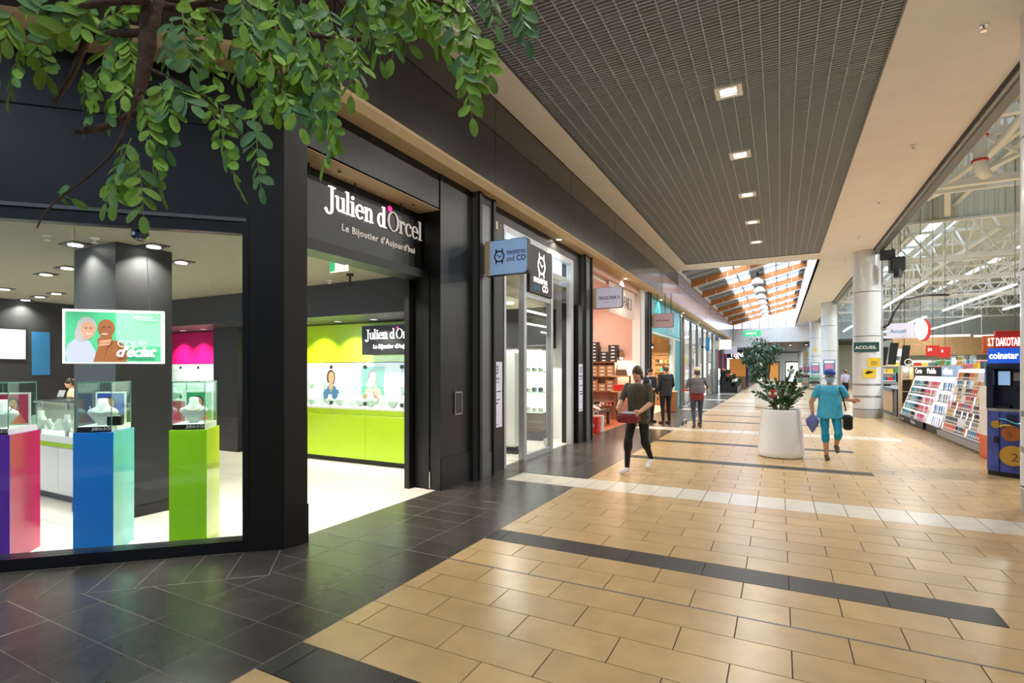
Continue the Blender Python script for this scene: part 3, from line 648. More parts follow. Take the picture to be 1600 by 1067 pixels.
pedestal(-52, 15, 1.06, 'purple', 'magenta', 'glossy purple display pedestal with magenta side at the left picture edge', 'white necklace bust in the glass case on the purple pedestal', 'glass display case on top of the purple pedestal', 'red picture card in the case on the purple pedestal', 'red_print', 0)
bx = wx(wuv(150, 650, PT)[0]-.05, PT-.08, 1.112)
tag(MB(lambda x, yy, z: wx(wuv(160, 650, PT)[0]-.06+x, PT-.09+yy, z)).box(-.055, .055, -.03, .03, 1.112, 1.2, .006).build('jewel_box', 'navyblack'), 'small navy jewel box beside the bust on the blue pedestal', 'box')
# black structural column and its skirting
bc = struct(MB().box(-7.07, -6.2, 2.93, 3.5, .003, JC).build('wall_black_column', 'charcoal')); MB().box(-7.08, -6.185, 2.915, 3.515, .003, .12).build('baseboard', 'black', bc)
# white counter with glass case
ct = thing('display_counter', 'white jewellery counter with a lime strip behind the pink pedestal', 'counter', (-8.5, 3.4, 0))
MB().box(-10, -7.12, 3.1, 3.75, .08, .66).build('body', 'offwhite', ct); MB().box(-9.98, -7.14, 3.13, 3.7, .003, .08).build('toe_kick', 'black', ct)
for k in range(4): MB().box(-9.99+.72*k, -9.99+.72*k+.71, 3.085, 3.1, .1, .65, .003).build('door', 'white', ct)
MB().box(-10, -7.1, 3.08, 3.76, .66, .72).build('lime_strip', 'lime', ct); MB().box(-10.02, -7.08, 3.06, 3.78, .72, .8).build('top', 'white', ct)
cs = thing('counter_case', 'long glass case full of small white jewellery stands on the white counter', 'display case', (-8.5, 3.4, .8))
for nm, q in (('front_pane', (-10, -7.1, 3.08, 3.086)), ('back_pane', (-10, -7.1, 3.75, 3.756)), ('side_pane', (-7.106, -7.1, 3.086, 3.75))): MB().box(*q, .8, 1.2).build(nm, 'glass_case', cs)
MB().box(-10, -7.1, 3.08, 3.756, 1.2, 1.206).build('top_pane', 'glass_case', cs)
for x in (-9.2, -8.3, -7.6): MB().box(x-.025, x+.025, 3.07, 3.09, 1.13, 1.2).box(x-.025, x+.025, 3.07, 3.09, .8, .86).build('hinge', 'steel', cs)
rnd = random.Random(3)
def stand_set(xs, yy, z, lab, grp, r=rnd):
    so = sorted(xs); lab0 = lab
    for i, x in enumerate(xs):
        h = r.uniform(.14, .26); lab = lab0+', '+ORD[so.index(x)]+' from left'
        if i % 3 == 2:
            t = thing('ring_stand', lab.replace('STAND', 'ring stand'), 'stand', (x, yy, z), grp)
            MB().rings([[(x-.04, yy-.05, z), (x+.04, yy-.05, z), (x+.04, yy+.05, z), (x-.04, yy+.05, z)], [(x-.035, yy+.0, z+h), (x+.035, yy+.0, z+h), (x+.03, yy+.04, z+h), (x-.03, yy+.04, z+h)]]).build('slope', 'white', t)
            MB().tube([(x-.02, yy-.03, z+h*.5), (x, yy-.04, z+h*.42), (x+.02, yy-.03, z+h*.5)], .004, 5).build('jewel', 'gold', t)
        else:
            t = thing('bust_stand', lab.replace('STAND', 'necklace bust'), 'bust', (x, yy, z), grp)
            bust((x, yy, z), h, t, 'body'); MB().tube([(x+math.cos(q)*h*.34, yy-h*.19*(.5+.5*math.sin(q)), z+h*.72-math.sin(q)*h*.25) for q in [math.pi*k/8 for k in range(9)]], .003, 5).build('necklace', 'gold' if i % 2 else 'steel', t)
stand_set([-7.3-.24*k for k in range(10)], 3.35, .801, 'small white STAND in the glass case of the white counter', 'stands in the counter case')
# wall units: green, dark divider, pink
def unit(x0, x1, mat, nm, lab, n):
    t = thing('wall_display_unit', lab, 'display unit', ((x0+x1)/2, 6.85, 0), 'wall display units')
    MB().box(x0, x1, 6.62, 7.04, .09, .93).build('cabinet_body', mat, t); MB().box(x0+.02, x1-.02, 6.68, 7.0, .003, .09).build('toe_kick', 'black', t)
    w = (x1-x0)/n
    for k in range(n):
        d = MB().box(x0+w*k+.003, x0+w*(k+1)-.003, 6.6, 6.62, .1, .83, .003).build('door', mat, t); MB().cyl((x0+w*k+w/2, 6.59, .9), .008, .01, 8).build('lock', 'steel', d)
        MB().box(x0+w*k+.003, x0+w*(k+1)-.003, 6.605, 6.62, .84, .93).build('drawer_front', mat, t)
    MB().box(x0, x1, 6.6, 7.04, .93, .96).build('deck', 'white', t); MB().box(x0, x1, 6.98, 7.0, .96, 1.72).build('case_back', 'white', t)
    MB().box(x0, x1, 6.7, 6.97, 1.25, 1.258).build('shelf', 'glass_case', t)
    MB().box(x0, x1, 6.98, 7.04, 1.74, 2.43).build('wall_panel', mat, t)
    MB().box(x0, x1, 6.6, 7.0, 1.72, 1.728).build('top_pane', 'glass_case', t)
    w = (x1-x0)/(2*n)
    for k in range(2*n):
        MB().box(x0+w*k+.004, x0+w*(k+1)-.004, 6.605, 6.612, .965, 1.715).build('glass_door', 'glass_case', t)
        for z in (1.0, 1.62): MB().box(x0+w*k-.03, x0+w*k+.03, 6.59, 6.606, z, z+.06).build('hinge', 'darkgrey', t)
    return t
unit(-9.3, -4.62, 'lime', 'g', 'long lime green wall display unit with glass cases seen through the opening', 3)
unit(-12.6, -10.15, 'pink', 'p', 'pink wall display unit with white glass cases seen through the window', 2)
dv = struct(MB().box(-10.1, -9.35, 6.5, 7.05, .003, 2.45).build('wall_divider', 'charcoal'))
stand_set([-7.9+.24*k for k in range(13)], 6.78, .961, 'small white STAND on the lower deck of the lime wall case', 'stands in the lime wall case')
stand_set([-7.7+.36*k for k in range(8)], 6.82, 1.259, 'small white STAND on the glass shelf of the lime wall case', 'stands on the lime case shelf')
stand_set([-11.9+.22*k for k in range(8)], 6.78, .961, 'small white STAND in the pink wall case', 'stands in the pink wall case')
pic = [(-7.35, 'dark-haired woman in a denim blouse', 'denim_print', 'white'), (-6.35, 'laughing woman before a green ground', 'skin_print', 'green_print'), (-5.45, 'woman in a pale top on grey', 'offwhite', 'plastic_grey'), (-4.85, 'dark-haired woman in red', 'coral_print', 'white')]
for x, lab, dress, bgd in pic:
    p = thing('picture_card', 'picture of a '+lab+' in the lime wall case', 'poster', (x, 6.95, 1.0), 'portraits in the lime wall case')
    MB().box(x-.26, x+.26, 6.965, 6.975, 1.05, 1.66).build('card', bgd, p)
    prints('print', [bgd, 'skin_print', 'hair_print', dress], [(0, rect(-.26, .26, 0, .6)), (2, arc(0, .40, .11, .15)), (3, [(-.24, 0), (-.16, .2), (-.05, .26), (.07, .26), (.18, .2), (.25, 0)]), (1, [(-.05, .2), (.05, .2), (.04, .32), (-.04, .32)]), (1, arc(.01, .40, .075, .11)), (1, [(-.06, .26), (.06, .26), (0, .12)])], (x, 6.964, 1.06), Xv, Zv, p)
s2 = thing('wall_sign', 'black board lettered Julien d\'Orcel on the lime wall', 'sign', (-5.5, 6.85, 1.85))
MB().box(-6.46, -4.66, 6.82, 6.86, 1.86, 2.36).build('board', 'black', s2)
L1 = serif('Julien d', .108, Vector((-6.36, 6.815, 2.13)), Vector(Xv), Vector(Zv), 'lit_sign', s2, th=.004)
serif('Orcel', .108, Vector((-6.34+L1, 6.815, 2.13)), Vector(Xv), Vector(Zv), 'lit_sign', s2, th=.004)
MB().poly(arc(0, 0, .022, .022), (-6.31+L1, 6.815, 2.31), Xv, Zv, .004).build('pink_dot', 'pinkdot', s2)
text('Le Bijoutier d\'Aujourd\'hui', .095, (-6.2, 6.815, 1.97), Xv, mat='lit_soft', parent=s2, offset=.002)
bk = struct(MB().box(-14, -4.32, 5.9, 7.06, 2.44, JC).build('wall_bulkhead', 'charcoal'))
wl_ = ['first', 'second', 'third', 'fourth', 'fifth', 'sixth', 'seventh', 'eighth']
for k, x in enumerate((-8.4, -7.55, -6.75, -5.95, -5.15, -11.9, -11.2, -10.5)):
    t = thing('wall_washer', 'recessed spot in the bulkhead over the %s wall, %s from the left' % (('pink', ['first', 'second', 'third'][k-5]) if k > 4 else ('lime', wl_[k])), 'downlight', (x, 6.55, 2.44), 'wall washers')
    MB().lathe([(.065, .001), (.068, -.01), (.05, -.012), (.048, .001)], (x, 6.55, 2.44), 14, False).build('bezel', 'alu', t); MB().lathe([(.048, -.004), (.001, -.006)], (x, 6.55, 2.44), 14).build('lamp', 'lamp_on', t)
    area('washer_beam', (x, 6.55, 2.42), 17, .06, (1, .95, .85), 1.7, t, rot=(math.radians(14), 0, 0))
# items on the shop ceiling
ex = thing('emergency_light', 'white emergency exit light box on the jeweller ceiling', 'light box', ceilpx(530, 398, JC))
p = ceilpx(530, 398, JC); MB().box(p.x-.16, p.x+.16, p.y-.05, p.y+.05, JC-.05, JC).build('housing', 'white', ex); MB().box(p.x-.14, p.x+.14, p.y-.008, p.y+.008, JC-.2, JC-.05).build('lens', 'lit_soft', ex); MB().box(p.x-.14, p.x-.06, p.y-.01, p.y-.008, JC-.19, JC-.06).build('pictogram', 'exit_green', ex)
for (u, v, lab) in ((547, 428, 'beside the emergency light'), (640, 425, 'at the right end of the jeweller ceiling')):
    p = ceilpx(u, v, JC); t = thing('security_camera', 'small black security camera '+lab, 'camera', (p.x, p.y, JC), 'shop cameras')
    MB().cyl((p.x, p.y, JC-.03), .05, .03).build('mount', 'black', t); MB().bar((p.x, p.y, JC-.02), (p.x, p.y, JC-.12), .02).build('arm', 'black', t); MB().tube([(p.x-.06, p.y+.05, JC-.13), (p.x+.06, p.y-.06, JC-.16)], .035, 12).build('body', 'darkgrey', t)
for (u, v) in ((515, 438), (75, 368), (148, 372)):
    p = ceilpx(u, v, JC); t = thing('sprinkler', 'tiny white sprinkler on the jeweller ceiling, '+{515: 'seen through the entrance', 75: 'left of two in the window', 148: 'right of two in the window'}[u], 'sprinkler', (p.x, p.y, JC-.05), 'jeweller sprinklers')
    MB().lathe([(.045, .05), (.04, .04), (.012, .036), (.012, .01), (.028, .005), (.028, 0)], (p.x, p.y, JC-.05), 10).build('head', 'white', t)
# back of the shop: screen, desk, blue wall, seated staff are added with the people
tv = thing('wall_screen', 'bright screen with a bare shoulder picture at the left picture edge', 'screen', (-12.95, 4.2, 1.8))
MB().box(-13.0, -12.95, 3.75, 4.62, 1.78, 2.4).build('casing', 'black', tv); MB().box(-12.95, -12.945, 3.78, 4.59, 1.81, 2.37).build('display', 'p_white', tv)
prints('print', ['p_skin', 'p_shirt'], [(0, [(0, .1), (.3, .3), (.45, .55), (0, .55)]), (1, [(.2, 0), (.6, .0), (.75, .22), (.4, .18)])], (-12.944, 3.78, 1.81), Yv, Zv, tv)
struct(MB().box(-13.06, -13.0, 2.6, 6.5, .003, JC).build('wall_back_panel', 'charcoal')); tag(MB().box(-12.999, -12.97, 4.7, 4.98, 1.5, 2.35).build('blue_wall_board', M('bluepanel', '1f5f8a', .4)), 'tall light blue panel on the jeweller back wall', 'panel')
dk = thing('reception_desk', 'cream reception desk at the back of the jeweller', 'desk', (-11.4, 4.7, 0))
MB().box(-12.2, -10.6, 4.5, 4.9, .003, 1.0).build('body', 'cream', dk); MB().box(-12.25, -10.55, 4.45, 4.95, 1.0, 1.05).build('top', 'white', dk); MB().box(-12.2, -10.6, 4.49, 4.5, .05, .95).build('front_panel', 'offwhite', dk)
ls = thing('laptop', 'small laptop on the reception desk', 'laptop', (-12.0, 4.65, 1.05)); MB().box(-12.12, -11.88, 4.6, 4.75, 1.051, 1.065).build('base', 'alu', ls); MB().poly(rect(0, .24, 0, .16), (-12.12, 4.75, 1.065), Xv, (0, .3, .95), .006).build('lid', 'alu', ls)
ng = thing('neon_ring', 'glowing purple ring light above the reception desk', 'light', (-11.4, 4.7, 1.05)); p = at(121, 592, 9.4)
MB().tube([p+Vector((math.cos(a)*.075, .0, math.sin(a)*.075)) for a in [2*math.pi*k/20 for k in range(21)]], .014, 6).build('ring', 'purple_lit', ng); MB().bar((p.x, p.y, 1.05), p-Vector((0, 0, .08)), .012).build('stalk', 'black', ng)
# ================================================================= OTHER SHOPS ON THE LEFT
def room(y0, y1, depth, wallm, floorm, ceilm, cz, nm, fz=.003):
    struct(MB().box(-4-depth, -4.1, y0, y1, -.004, fz).build('floor_'+nm, floorm)); struct(MB().box(-4-depth, -4.12, y0, y1, cz, cz+.1).build('ceiling_'+nm, ceilm))
    struct(MB().box(-4-depth-.15, -4-depth, y0, y1, 0, 4.3).build('wall_'+nm, wallm))
def party(yy, w, m, nm, x1=-4.02): return struct(MB().box(-13, x1, yy, yy+w, 0, 4.3).build('wall_'+nm, m))
def profile_post(y0, y1, idx, z1=4.2, x0=-4.3, x1=-3.86):
    t = struct(MB().box(x0, x1-.04, y0, y1, 0, z1).build('trim_%d' % idx, 'alu_dark'))
    MB().box(x1-.04, x1, y0, y0+.07, 0, z1).build('flange', 'charcoal', t); MB().box(x1-.04, x1, y1-.07, y1, 0, z1).build('flange', 'charcoal', t); MB().box(x1-.045, x1-.03, y0+.07, y1-.07, z1-.14, z1).build('cap', 'charcoal', t)
    MB().box(x1-.05, x1-.03, y0+.07, y1-.07, 0, .36).build('kick_plate', 'alu_dark', t)
profile_post(6.47, 6.95, 10); profile_post(11.1, 11.6, 11); profile_post(17.4, 17.85, 12)
def blade(yy, x0, x1, z0, z1, mat, name, lab, back='beige'):
    t = thing(name, lab, 'sign', (x0, yy, z0), 'projecting shop signs')
    r = .05; P = [(x0, z0), (x1-r, z0)]+[(x1-r+r*math.sin(a), z0+r-r*math.cos(a)) for a in (.5, 1.0, 1.57)]+[(x1-r+r*math.cos(a), z1-r+r*math.sin(a)) for a in (0, .5, 1.0, 1.57)]+[(x0, z1)]
    MB().poly(P, (0, yy+.05, 0), Xv, Zv, .1).build('case', 'charcoal', t)
    MB().poly([((x-x0)*.985+x0+.004, (z-z0)*.97+z0+(z1-z0)*.015) for x, z in P], (0, yy-.05, 0), Xv, Zv, .006).build('face', mat, t)
    MB().box(x0, x0+.085, yy-.058, yy+.055, z0, z1).build('bracket_plate', back, t); MB().box(x0-.2, x0, yy-.03, yy+.03, z0+.06, z1-.06).build('wall_bracket', 'alu', t)
    return t
def watch_logo(o, r, R, mat, parent):
    mb = MB()
    for P in ringp(0, 0, R, R, R*.22, R*.22, 0, 360, 24): mb.poly(P, o, r, Zv, .003)
    mb.poly([(-R*.5, R*.35), (-R*.38, R*.42), (R*.05, -R*.05), (R*.42, R*.2), (R*.47, R*.08), (R*.05, -R*.22)], o, r, Zv, .003)
    for sx in (-1, 1):
        for sy_ in (-1, 1): mb.poly([(sx*R*.45, sy_*R*.85), (sx*R*.7, sy_*R*.7), (sx*R*.72, sy_*R*1.32), (sx*R*.55, sy_*R*1.32)], o, r, Zv, .003)
    return mb.build('watch_logo', mat, parent)
b1 = blade(6.67, -3.86, -3.17, 2.98, 3.49, 'sign_blue', 'blade_sign', 'pale blue projecting sign montres and CO on the dark post')
watch_logo((-3.62, 6.612, 3.25), Xv, .085, 'black', b1)
text('montres', .115, (-3.5, 6.612, 3.265), Xv, mat='black', parent=b1, sx=.78); text('and', .115, (-3.5, 6.612, 3.165), Xv, mat='alu_dark', parent=b1, sx=.78); text('CO', .115, (-3.34, 6.612, 3.165), Xv, mat='black', parent=b1, sx=.85, offset=.001)
b2 = blade(11.64, -3.86, -3.17, 3.02, 3.5, 'sign_lilac', 'blade_sign', 'white projecting sign TROIS PAR 3 beside the shoe shop')
text('TROiS PAR 3', .105, (-3.73, 11.582, 3.22), Xv, mat='black', parent=b2, sx=.86, offset=.001); text('chaussures', .035, (-3.6, 11.582, 3.15), Xv, mat='alu_dark', parent=b2, space=1.6)
b3 = blade(18.0, -3.86, -3.17, 3.04, 3.52, 'sign_pink', 'blade_sign', 'pale pink projecting sign in front of the turquoise shop')
text('Jeff de Bruges', .09, (-3.74, 17.942, 3.25), Xv, mat='black', parent=b3, shear=.25, sx=.9)
for x in (-3.7, -3.45, -3.25): MB().bar((x, 18, 3.52), (x, 18, 4.2), .02).build('hanger', 'charcoal', b3)
b4 = blade(39.6, -3.86, -3.0, 3.05, 3.75, 'lit_soft', 'blade_sign', 'plain white projecting sign past the glass shop')
text('~', .3, (-3.5, 39.542, 3.35), Xv, mat='plastic_grey', parent=b4)
b5 = blade(43.7, -3.86, -2.9, 2.85, 3.5, 'sign_lilac', 'blade_sign', 'lilac-white projecting sign above the flower stand')
# ---- watch shop
struct(MB().box(-4.3, -3.99, 6.95, 11.1, 3.97, 4.21).build('wall_watch_header', 'shopblack'))
wp1 = struct(MB().box(-4.25, -3.98, 6.95, 7.42, 0, 3.97).build('wall_watch_panel', 'shopblack'))
wp2 = struct(MB().box(-4.25, -3.98, 10.62, 11.1, 0, 3.97).box(-3.98, -3.9, 10.72, 10.98, .0, 3.03).build('wall_watch_pillar', 'shopblack'))
def opening_poster(yc, x, w, lab):
    t = thing('hours_poster', lab, 'poster', (x, yc, .69), 'watch shop posters')
    MB().box(x, x+.008, yc-w/2, yc+w/2, .69, 1.73).build('sheet', 'sign_lilac', t)
    watch_logo((x+.009, yc, 1.6), Yv, .06, 'black', t); text('montres', .06, (x+.009, yc-.11, 1.45), Yv, mat='black', parent=t); text('and CO', .05, (x+.009, yc-.08, 1.39), Yv, mat='alu_dark', parent=t)
    text('Nous vous accueillons', .035, (x+.009, yc-w/2+.03, 1.25), Yv, mat='black', parent=t); text('du lundi au samedi', .035, (x+.009, yc-w/2+.03, 1.12), Yv, mat='black', parent=t); text('09:00 - 20:00', .035, (x+.009, yc-w/2+.06, 1.06), Yv, mat='black', parent=t); text('contact', .03, (x+.009, yc-.08, .9), Yv, mat='plastic_grey', parent=t); text('montresandco', .03, (x+.009, yc-.12, .73), Yv, mat='plastic_grey', parent=t)
opening_poster(7.16, -3.98, .38, 'white opening hours poster left of the watch shop door'); opening_poster(10.85, -3.9, .24, 'narrow white opening hours poster right of the watch shop door')
wf = struct(MB().box(-4.08, -3.98, 7.42, 10.62, 3.86, 3.97).build('door_1', 'alu'))
for yy, ww, z in ((7.42, .07, 3.9), (8.16, .1, 3.9), (9.36, .1, 3.9), (10.46, .14, 3.9)): MB().box(-4.08, -3.97, yy, yy+ww, 0, z).build('post', 'alu', wf)
MB().box(-4.06, -3.98, 8.26, 9.36, 2.9, 2.98).build('rail', 'alu', wf); MB().box(-4.06, -3.98, 8.26, 9.36, .003, .1).build('rail', 'alu', wf)
MB().box(-4.03, -4.02, 8.26, 9.36, .1, 2.9).build('pane', 'glass', wf); MB().box(-4.03, -4.02, 7.49, 8.16, 3.0, 3.86).build('pane', 'glass', wf); MB().box(-4.03, -4.02, 9.46, 10.46, 3.0, 3.86).build('pane', 'glass', wf)
# open glass door leaf, seen beside the white cabinet
MB().box(-4.35, -4.08, 8.12, 8.15, .05, 2.95).build('door_leaf', 'glass', wf); MB().box(-4.38, -4.34, 8.11, 8.16, .003, 2.98).build('leaf_stile', 'alu', wf)
st = thing('sticker', 'small white label low on the watch shop glass', 'sticker', (-4.01, 9.2, .2)); MB().box(-4.02, -4.016, 9.12, 9.3, .14, .28).build('sheet', 'offwhite', st)
ws = thing('lit_sign', 'black square light box with the white watch emblem above the glass panel', 'sign', (-3.95, 8.8, 2.98))
MB().box(-4.0, -3.93, 8.3, 9.32, 2.99, 3.85, .008).build('box', 'black', ws); watch_logo((-3.928, 8.81, 3.53), Yv, .17, 'lit_sign', ws)
text('montres', .18, (-3.928, 8.46, 3.2), Yv, mat='lit_sign', parent=ws, offset=.003); text('and', .17, (-3.928, 8.48, 3.06), Yv, mat='tealblue', parent=ws, offset=.002); text('CO', .17, (-3.928, 8.85, 3.06), Yv, mat='lit_sign', parent=ws, offset=.003)
cb_ = thing('alarm_box', 'small cream alarm box on the black wall above the projecting blue sign', 'alarm', (-3.97, 7.1, 3.85)); MB().box(-3.99, -3.93, 7.05, 7.14, 3.8, 3.93, .006).build('case', 'cream', cb_); MB().cyl((-3.92, 7.18, 3.86), .015, .03, 8).build('lens', 'steel', cb_)
room(7.05, 11.2, 5, 'white', 'shop_tile', 'plaster_white', 3.5, 'watch_shop')
struct(MB().box(-9, -4.12, 11.14, 11.3, 0, 4.3).build('wall_watch_side', 'white'))
struct(MB().box(-9, -4.6, 10.6, 11.13, 2.1, 3.0).build('wall_watch_bulkhead', 'darkgrey'))
struct(MB().box(-9, -4.6, 8.5, 11.13, 3.0, 3.5).build('wall_watch_upper', 'cream'))
wc = thing('display_cabinet', 'tall white curved-top cabinet behind the watch shop doorway', 'cabinet', (-4.65, 8.95, 0))
MB().box(-4.86, -4.42, 8.75, 9.15, .003, .12).build('plinth', 'charcoal', wc); MB().box(-4.88, -4.4, 8.73, 9.17, .12, 1.98, .06).build('body', M('white_lamp', 'f4f3ec', .4), wc); MB().box(-4.84, -4.44, 8.715, 8.735, .2, 1.88).build('door', 'white', wc)
for k, (x0, x1) in enumerate(((-6.6, -5.75), (-5.6, -4.75))):
    c2 = thing('watch_showcase', 'lit white watch showcase on the far wall, %s of two' % ['left', 'right'][k], 'showcase', ((x0+x1)/2, 10.9, 0), 'watch showcases')
    MB().box(x0, x1, 10.65, 11.12, .003, .62).build('drawer_base', 'darkgrey', c2); MB().box(x0, x1, 10.62, 10.65, .3, .31).build('drawer_gap', 'black', c2); MB().box(x0, x1, 11.05, 11.12, .62, 2.08).build('back_panel', 'lit_white', c2); MB().box(x0, x1, 10.65, 11.1, 2.05, 2.1).build('top', 'white', c2)
    MB().box(x0, x1, 10.66, 10.668, .64, 2.03).build('glass_door', 'glass_case', c2)
    for z in (.62, 1.08, 1.55): MB().box(x0, x1, 10.7, 11.05, z, z+.02).build('shelf', 'white', c2)
    for z in (.64, 1.1, 1.57):
        for q in range(5):
            xx = x0+.1+q*.16; o = thing('watch_cushion', 'small dark watch, %s from the left on the %s shelf of the %s lit showcase' % (ORD[q], {.64: 'lowest', 1.1: 'middle', 1.57: 'top'}[z], ['left', 'right'][k]), 'watch', (xx, 10.85, z), 'watches in showcase %s' % ['left', 'right'][k])
            MB().box(xx-.045, xx+.045, 10.8, 10.9, z, z+.06+.05*rnd.random(), .012).build('cushion', rnd.choice(['offwhite', 'plastic_grey', 'beige']), o); MB().lathe([(.03, 0), (.03, .012), (.024, .016)], (xx, 10.79, z+.06), 10).build('dial', 'black', o)
for k, (x, yy) in enumerate(((-5, 8), (-6.2, 8.0), (-5, 9.6), (-6.5, 9.6))):
    t = thing('track_light', 'bright tube spotlight in the watch shop ceiling, number %s from the door' % ['one', 'two', 'three', 'four'][k], 'lamp', (x, yy, 3.5 if yy < 8.5 else 3.0), 'watch shop lights')
    z = 3.5 if yy < 8.5 else 3.0
    MB().lathe([(.07, 0), (.07, -.02), (.06, -.025), (.001, -.026)], (x, yy, z), 14).build('lamp', 'lamp_on', t); area('watch_beam', (x, yy, z-.04), 60, .14, (1, .97, .9), 2.8, t)
# ---- shoe shop
room(11.3, 17.0, 7, 'pinkwall', M('orange_floor', 'b5603a', .5, var=.1), 'plaster', 3.9, 'shoe_shop')
sw = struct(MB().box(-11, -4.15, 16.75, 17.05, 0, 4.3).build('wall_shoe_side', 'pinkwall'))
struct(MB().box(-11, -4.02, 11.3, 11.45, 0, 4.3).build('wall_shoe_near', 'pinkwall'))
wpn = struct(MB().box(-4.2, -3.95, 16.55, 17.2, 0, 4.2).build('trim_13', 'plaster_white')); MB().box(-3.95, -3.94, 16.6, 16.63, 0, 4.2).build('joint', 'alu_dark', wpn)
struct(MB().box(-4.2, -4.0, 11.6, 16.55, 4.0, 4.21).build('wall_shoe_header', 'pinkwall'))
ts = thing('hanging_glass_sign', 'frosted hanging panel lettered TROIS PAR 3 inside the shoe shop front', 'sign', (-4.05, 14.9, 3.2))
MB().box(-4.06, -4.05, 13.5, 16.2, 3.15, 4.0).build('panel', M('frost', 'e2c9bd', .5), ts); text('TROiS', .5, (-4.045, 13.6, 3.5), Yv, mat='black', parent=ts, sx=.75, offset=.004); text('PAR 3', .5, (-4.045, 14.95, 3.42), Yv, mat='black', parent=ts, sx=.72, offset=.004)
shelf = thing('shoe_shelving', 'wooden wall shelving with shoe boxes at the back of the shoe shop', 'shelf', (-5, 16.55, 0))
for z in (.45, .92, 1.4, 1.87): MB().box(-6.6, -4.75, 16.35, 16.74, z-.03, z).build('board', 'wood', shelf)
for x in (-6.6, -5.65, -4.75): MB().box(x-.02, x+.02, 16.4, 16.74, .003, 1.9).build('upright', 'brown', shelf)
rb = random.Random(5)
bxm = MB().box(-.15, .15, -.1, .1, 0, .105).v
def shoebox(x, yy, z, m, lab, grp, w=.3, h=.105):
    t = thing('shoe_box', lab, 'box', (x, yy, z), grp)
    MB().box(x-w/2, x+w/2, yy-.1, yy+.1, z+.001, z+h-.03).build('box', m, t); MB().box(x-w/2-.004, x+w/2+.004, yy-.104, yy+.104, z+h-.03, z+h).build('lid', m, t); MB().box(x-.06, x+.06, yy-.106, yy-.1, z+.02, z+.06).build('end_label', 'offwhite', t)
for c, (x, n) in enumerate(((-6.4, 4), (-6.08, 5), (-5.76, 3), (-5.44, 6), (-5.1, 3), (-4.8, 5))):
    for k in range(n): shoebox(x, 16.52, 1.871+k*.108, 'darkgrey', 'black shoe box, %s from the bottom of the %s stack on the top shelf' % (ORD[k], ORD[c]), 'black shoe boxes')
for r_, z in ((0, 1.401), (1, .921)):
    for c, x in enumerate((-6.4, -6.1, -5.45, -5.15, -4.9)):
        for k in range(rb.choice((2, 3, 3))): shoebox(x, 16.52, z+k*.118, 'corkbox', 'brown patterned shoe box, %s up in the %s stack on the %s shoe shop shelf' % (ORD[k], ORD[c], ['second', 'third'][r_]), 'brown shoe boxes %d' % r_, .27, .115)
def shoe(x, yy, z, m, lab, grp, a=0, s=1):
    t = thing('shoe', lab, 'shoe', (x, yy, z), grp)
    def R(px, py, pz): return (x+s*(px*math.cos(a)-py*math.sin(a)), yy+s*(px*math.sin(a)+py*math.cos(a)), z+s*pz)
    mb = MB(R); mb.rings([[(px, w_*math.cos(q), .03+h_*max(0, math.sin(q)) if math.sin(q) > 0 else .03) for q in [math.pi*2*k/10 for k in range(10)]] for px, w_, h_ in ((-.12, .02, .05), (-.1, .035, .08), (-.03, .037, .075), (.04, .042, .05), (.1, .04, .035), (.135, .018, .02))]); mb.build('upper', m, t, smooth=True)
    MB(R).box(-.12, .135, -.04, .04, .001, .03, .012).build('sole', 'offwhite', t)
shm = ['white', 'black', 'beige', 'red', 'offwhite', 'brown']
k = 0
for z, xs in ((1.401, (-5.8, -5.6)), (.921, (-5.8, -5.62)), (.451, (-6.4, -6.2, -5.9, -5.4, -5.2, -4.95))):
    for x in xs:
        for q in (0, .1):
            shoe(x+q, 16.45, z, shm[k % 6], '%s shoe of the %s pair, %s one, on the %s shelf of the shoe shop' % ({'white': 'white', 'black': 'black', 'beige': 'beige', 'red': 'red', 'offwhite': 'cream', 'brown': 'brown'}[shm[k % 6]], ORD[k], 'left' if q == 0 else 'right', {1.401: 'second', .921: 'third', .451: 'bottom'}[z]), 'shelf shoes', -1.57)
        k += 1
# heaps of shoes and bags at the shop front
tb = thing('shoe_bin', 'dark low table heaped with shoes at the shoe shop front', 'table', (-4.9, 14.2, 0)); MB().box(-5.4, -4.45, 13.4, 15.0, .38, .46).build('top', 'brown', tb)
for x in (-5.34, -4.51):
    for yy in (13.46, 14.94): MB().box(x-.04, x+.04, yy-.04, yy+.04, .003, .38).build('leg', 'brown', tb)
for q in range(26): shoe(rb.uniform(-5.3, -4.55), 13.5+q*.055, .461+rb.random()*.0, shm[q % 6], '%s shoe on the low front table, %s from its near end' % (['white', 'black', 'beige', 'red', 'cream', 'brown'][q % 6], ORD[q]), 'table shoes', rb.uniform(0, 6.28))
def carton(x, yy, m, lab, h=.42, w=.3):
    t = thing('carrier_bag', lab, 'bag', (x, yy, 0), 'bags at the shoe shop')
    MB().rings([[(x-w/2, yy-.1, .004), (x+w/2, yy-.1, .004), (x+w/2, yy+.1, .004), (x-w/2, yy+.1, .004)], [(x-w/2-.02, yy-.08, h), (x+w/2+.02, yy-.08, h), (x+w/2+.02, yy+.08, h), (x-w/2-.02, yy+.08, h)]]).build('body', m, t)
    MB().tube([(x-.07, yy-.09, h-.01), (x-.06, yy-.09, h+.1), (x+.06, yy-.09, h+.1), (x+.07, yy-.09, h-.01)], .008, 6).build('handle', 'offwhite', t); MB().poly(arc(0, 0, .07, .07), (x, yy-.1, h*.5), Xv, Zv, .004).build('emblem', 'red' if m != 'red' else 'white', t)
carton(-4.2, 12.6, 'red', 'red carrier bag at the entrance of the shoe shop'); carton(-4.22, 13.0, 'offwhite', 'white carrier bag beside the red one at the shoe shop'); carton(-4.6, 12.8, 'offwhite', 'white carrier bag behind the red one at the shoe shop')
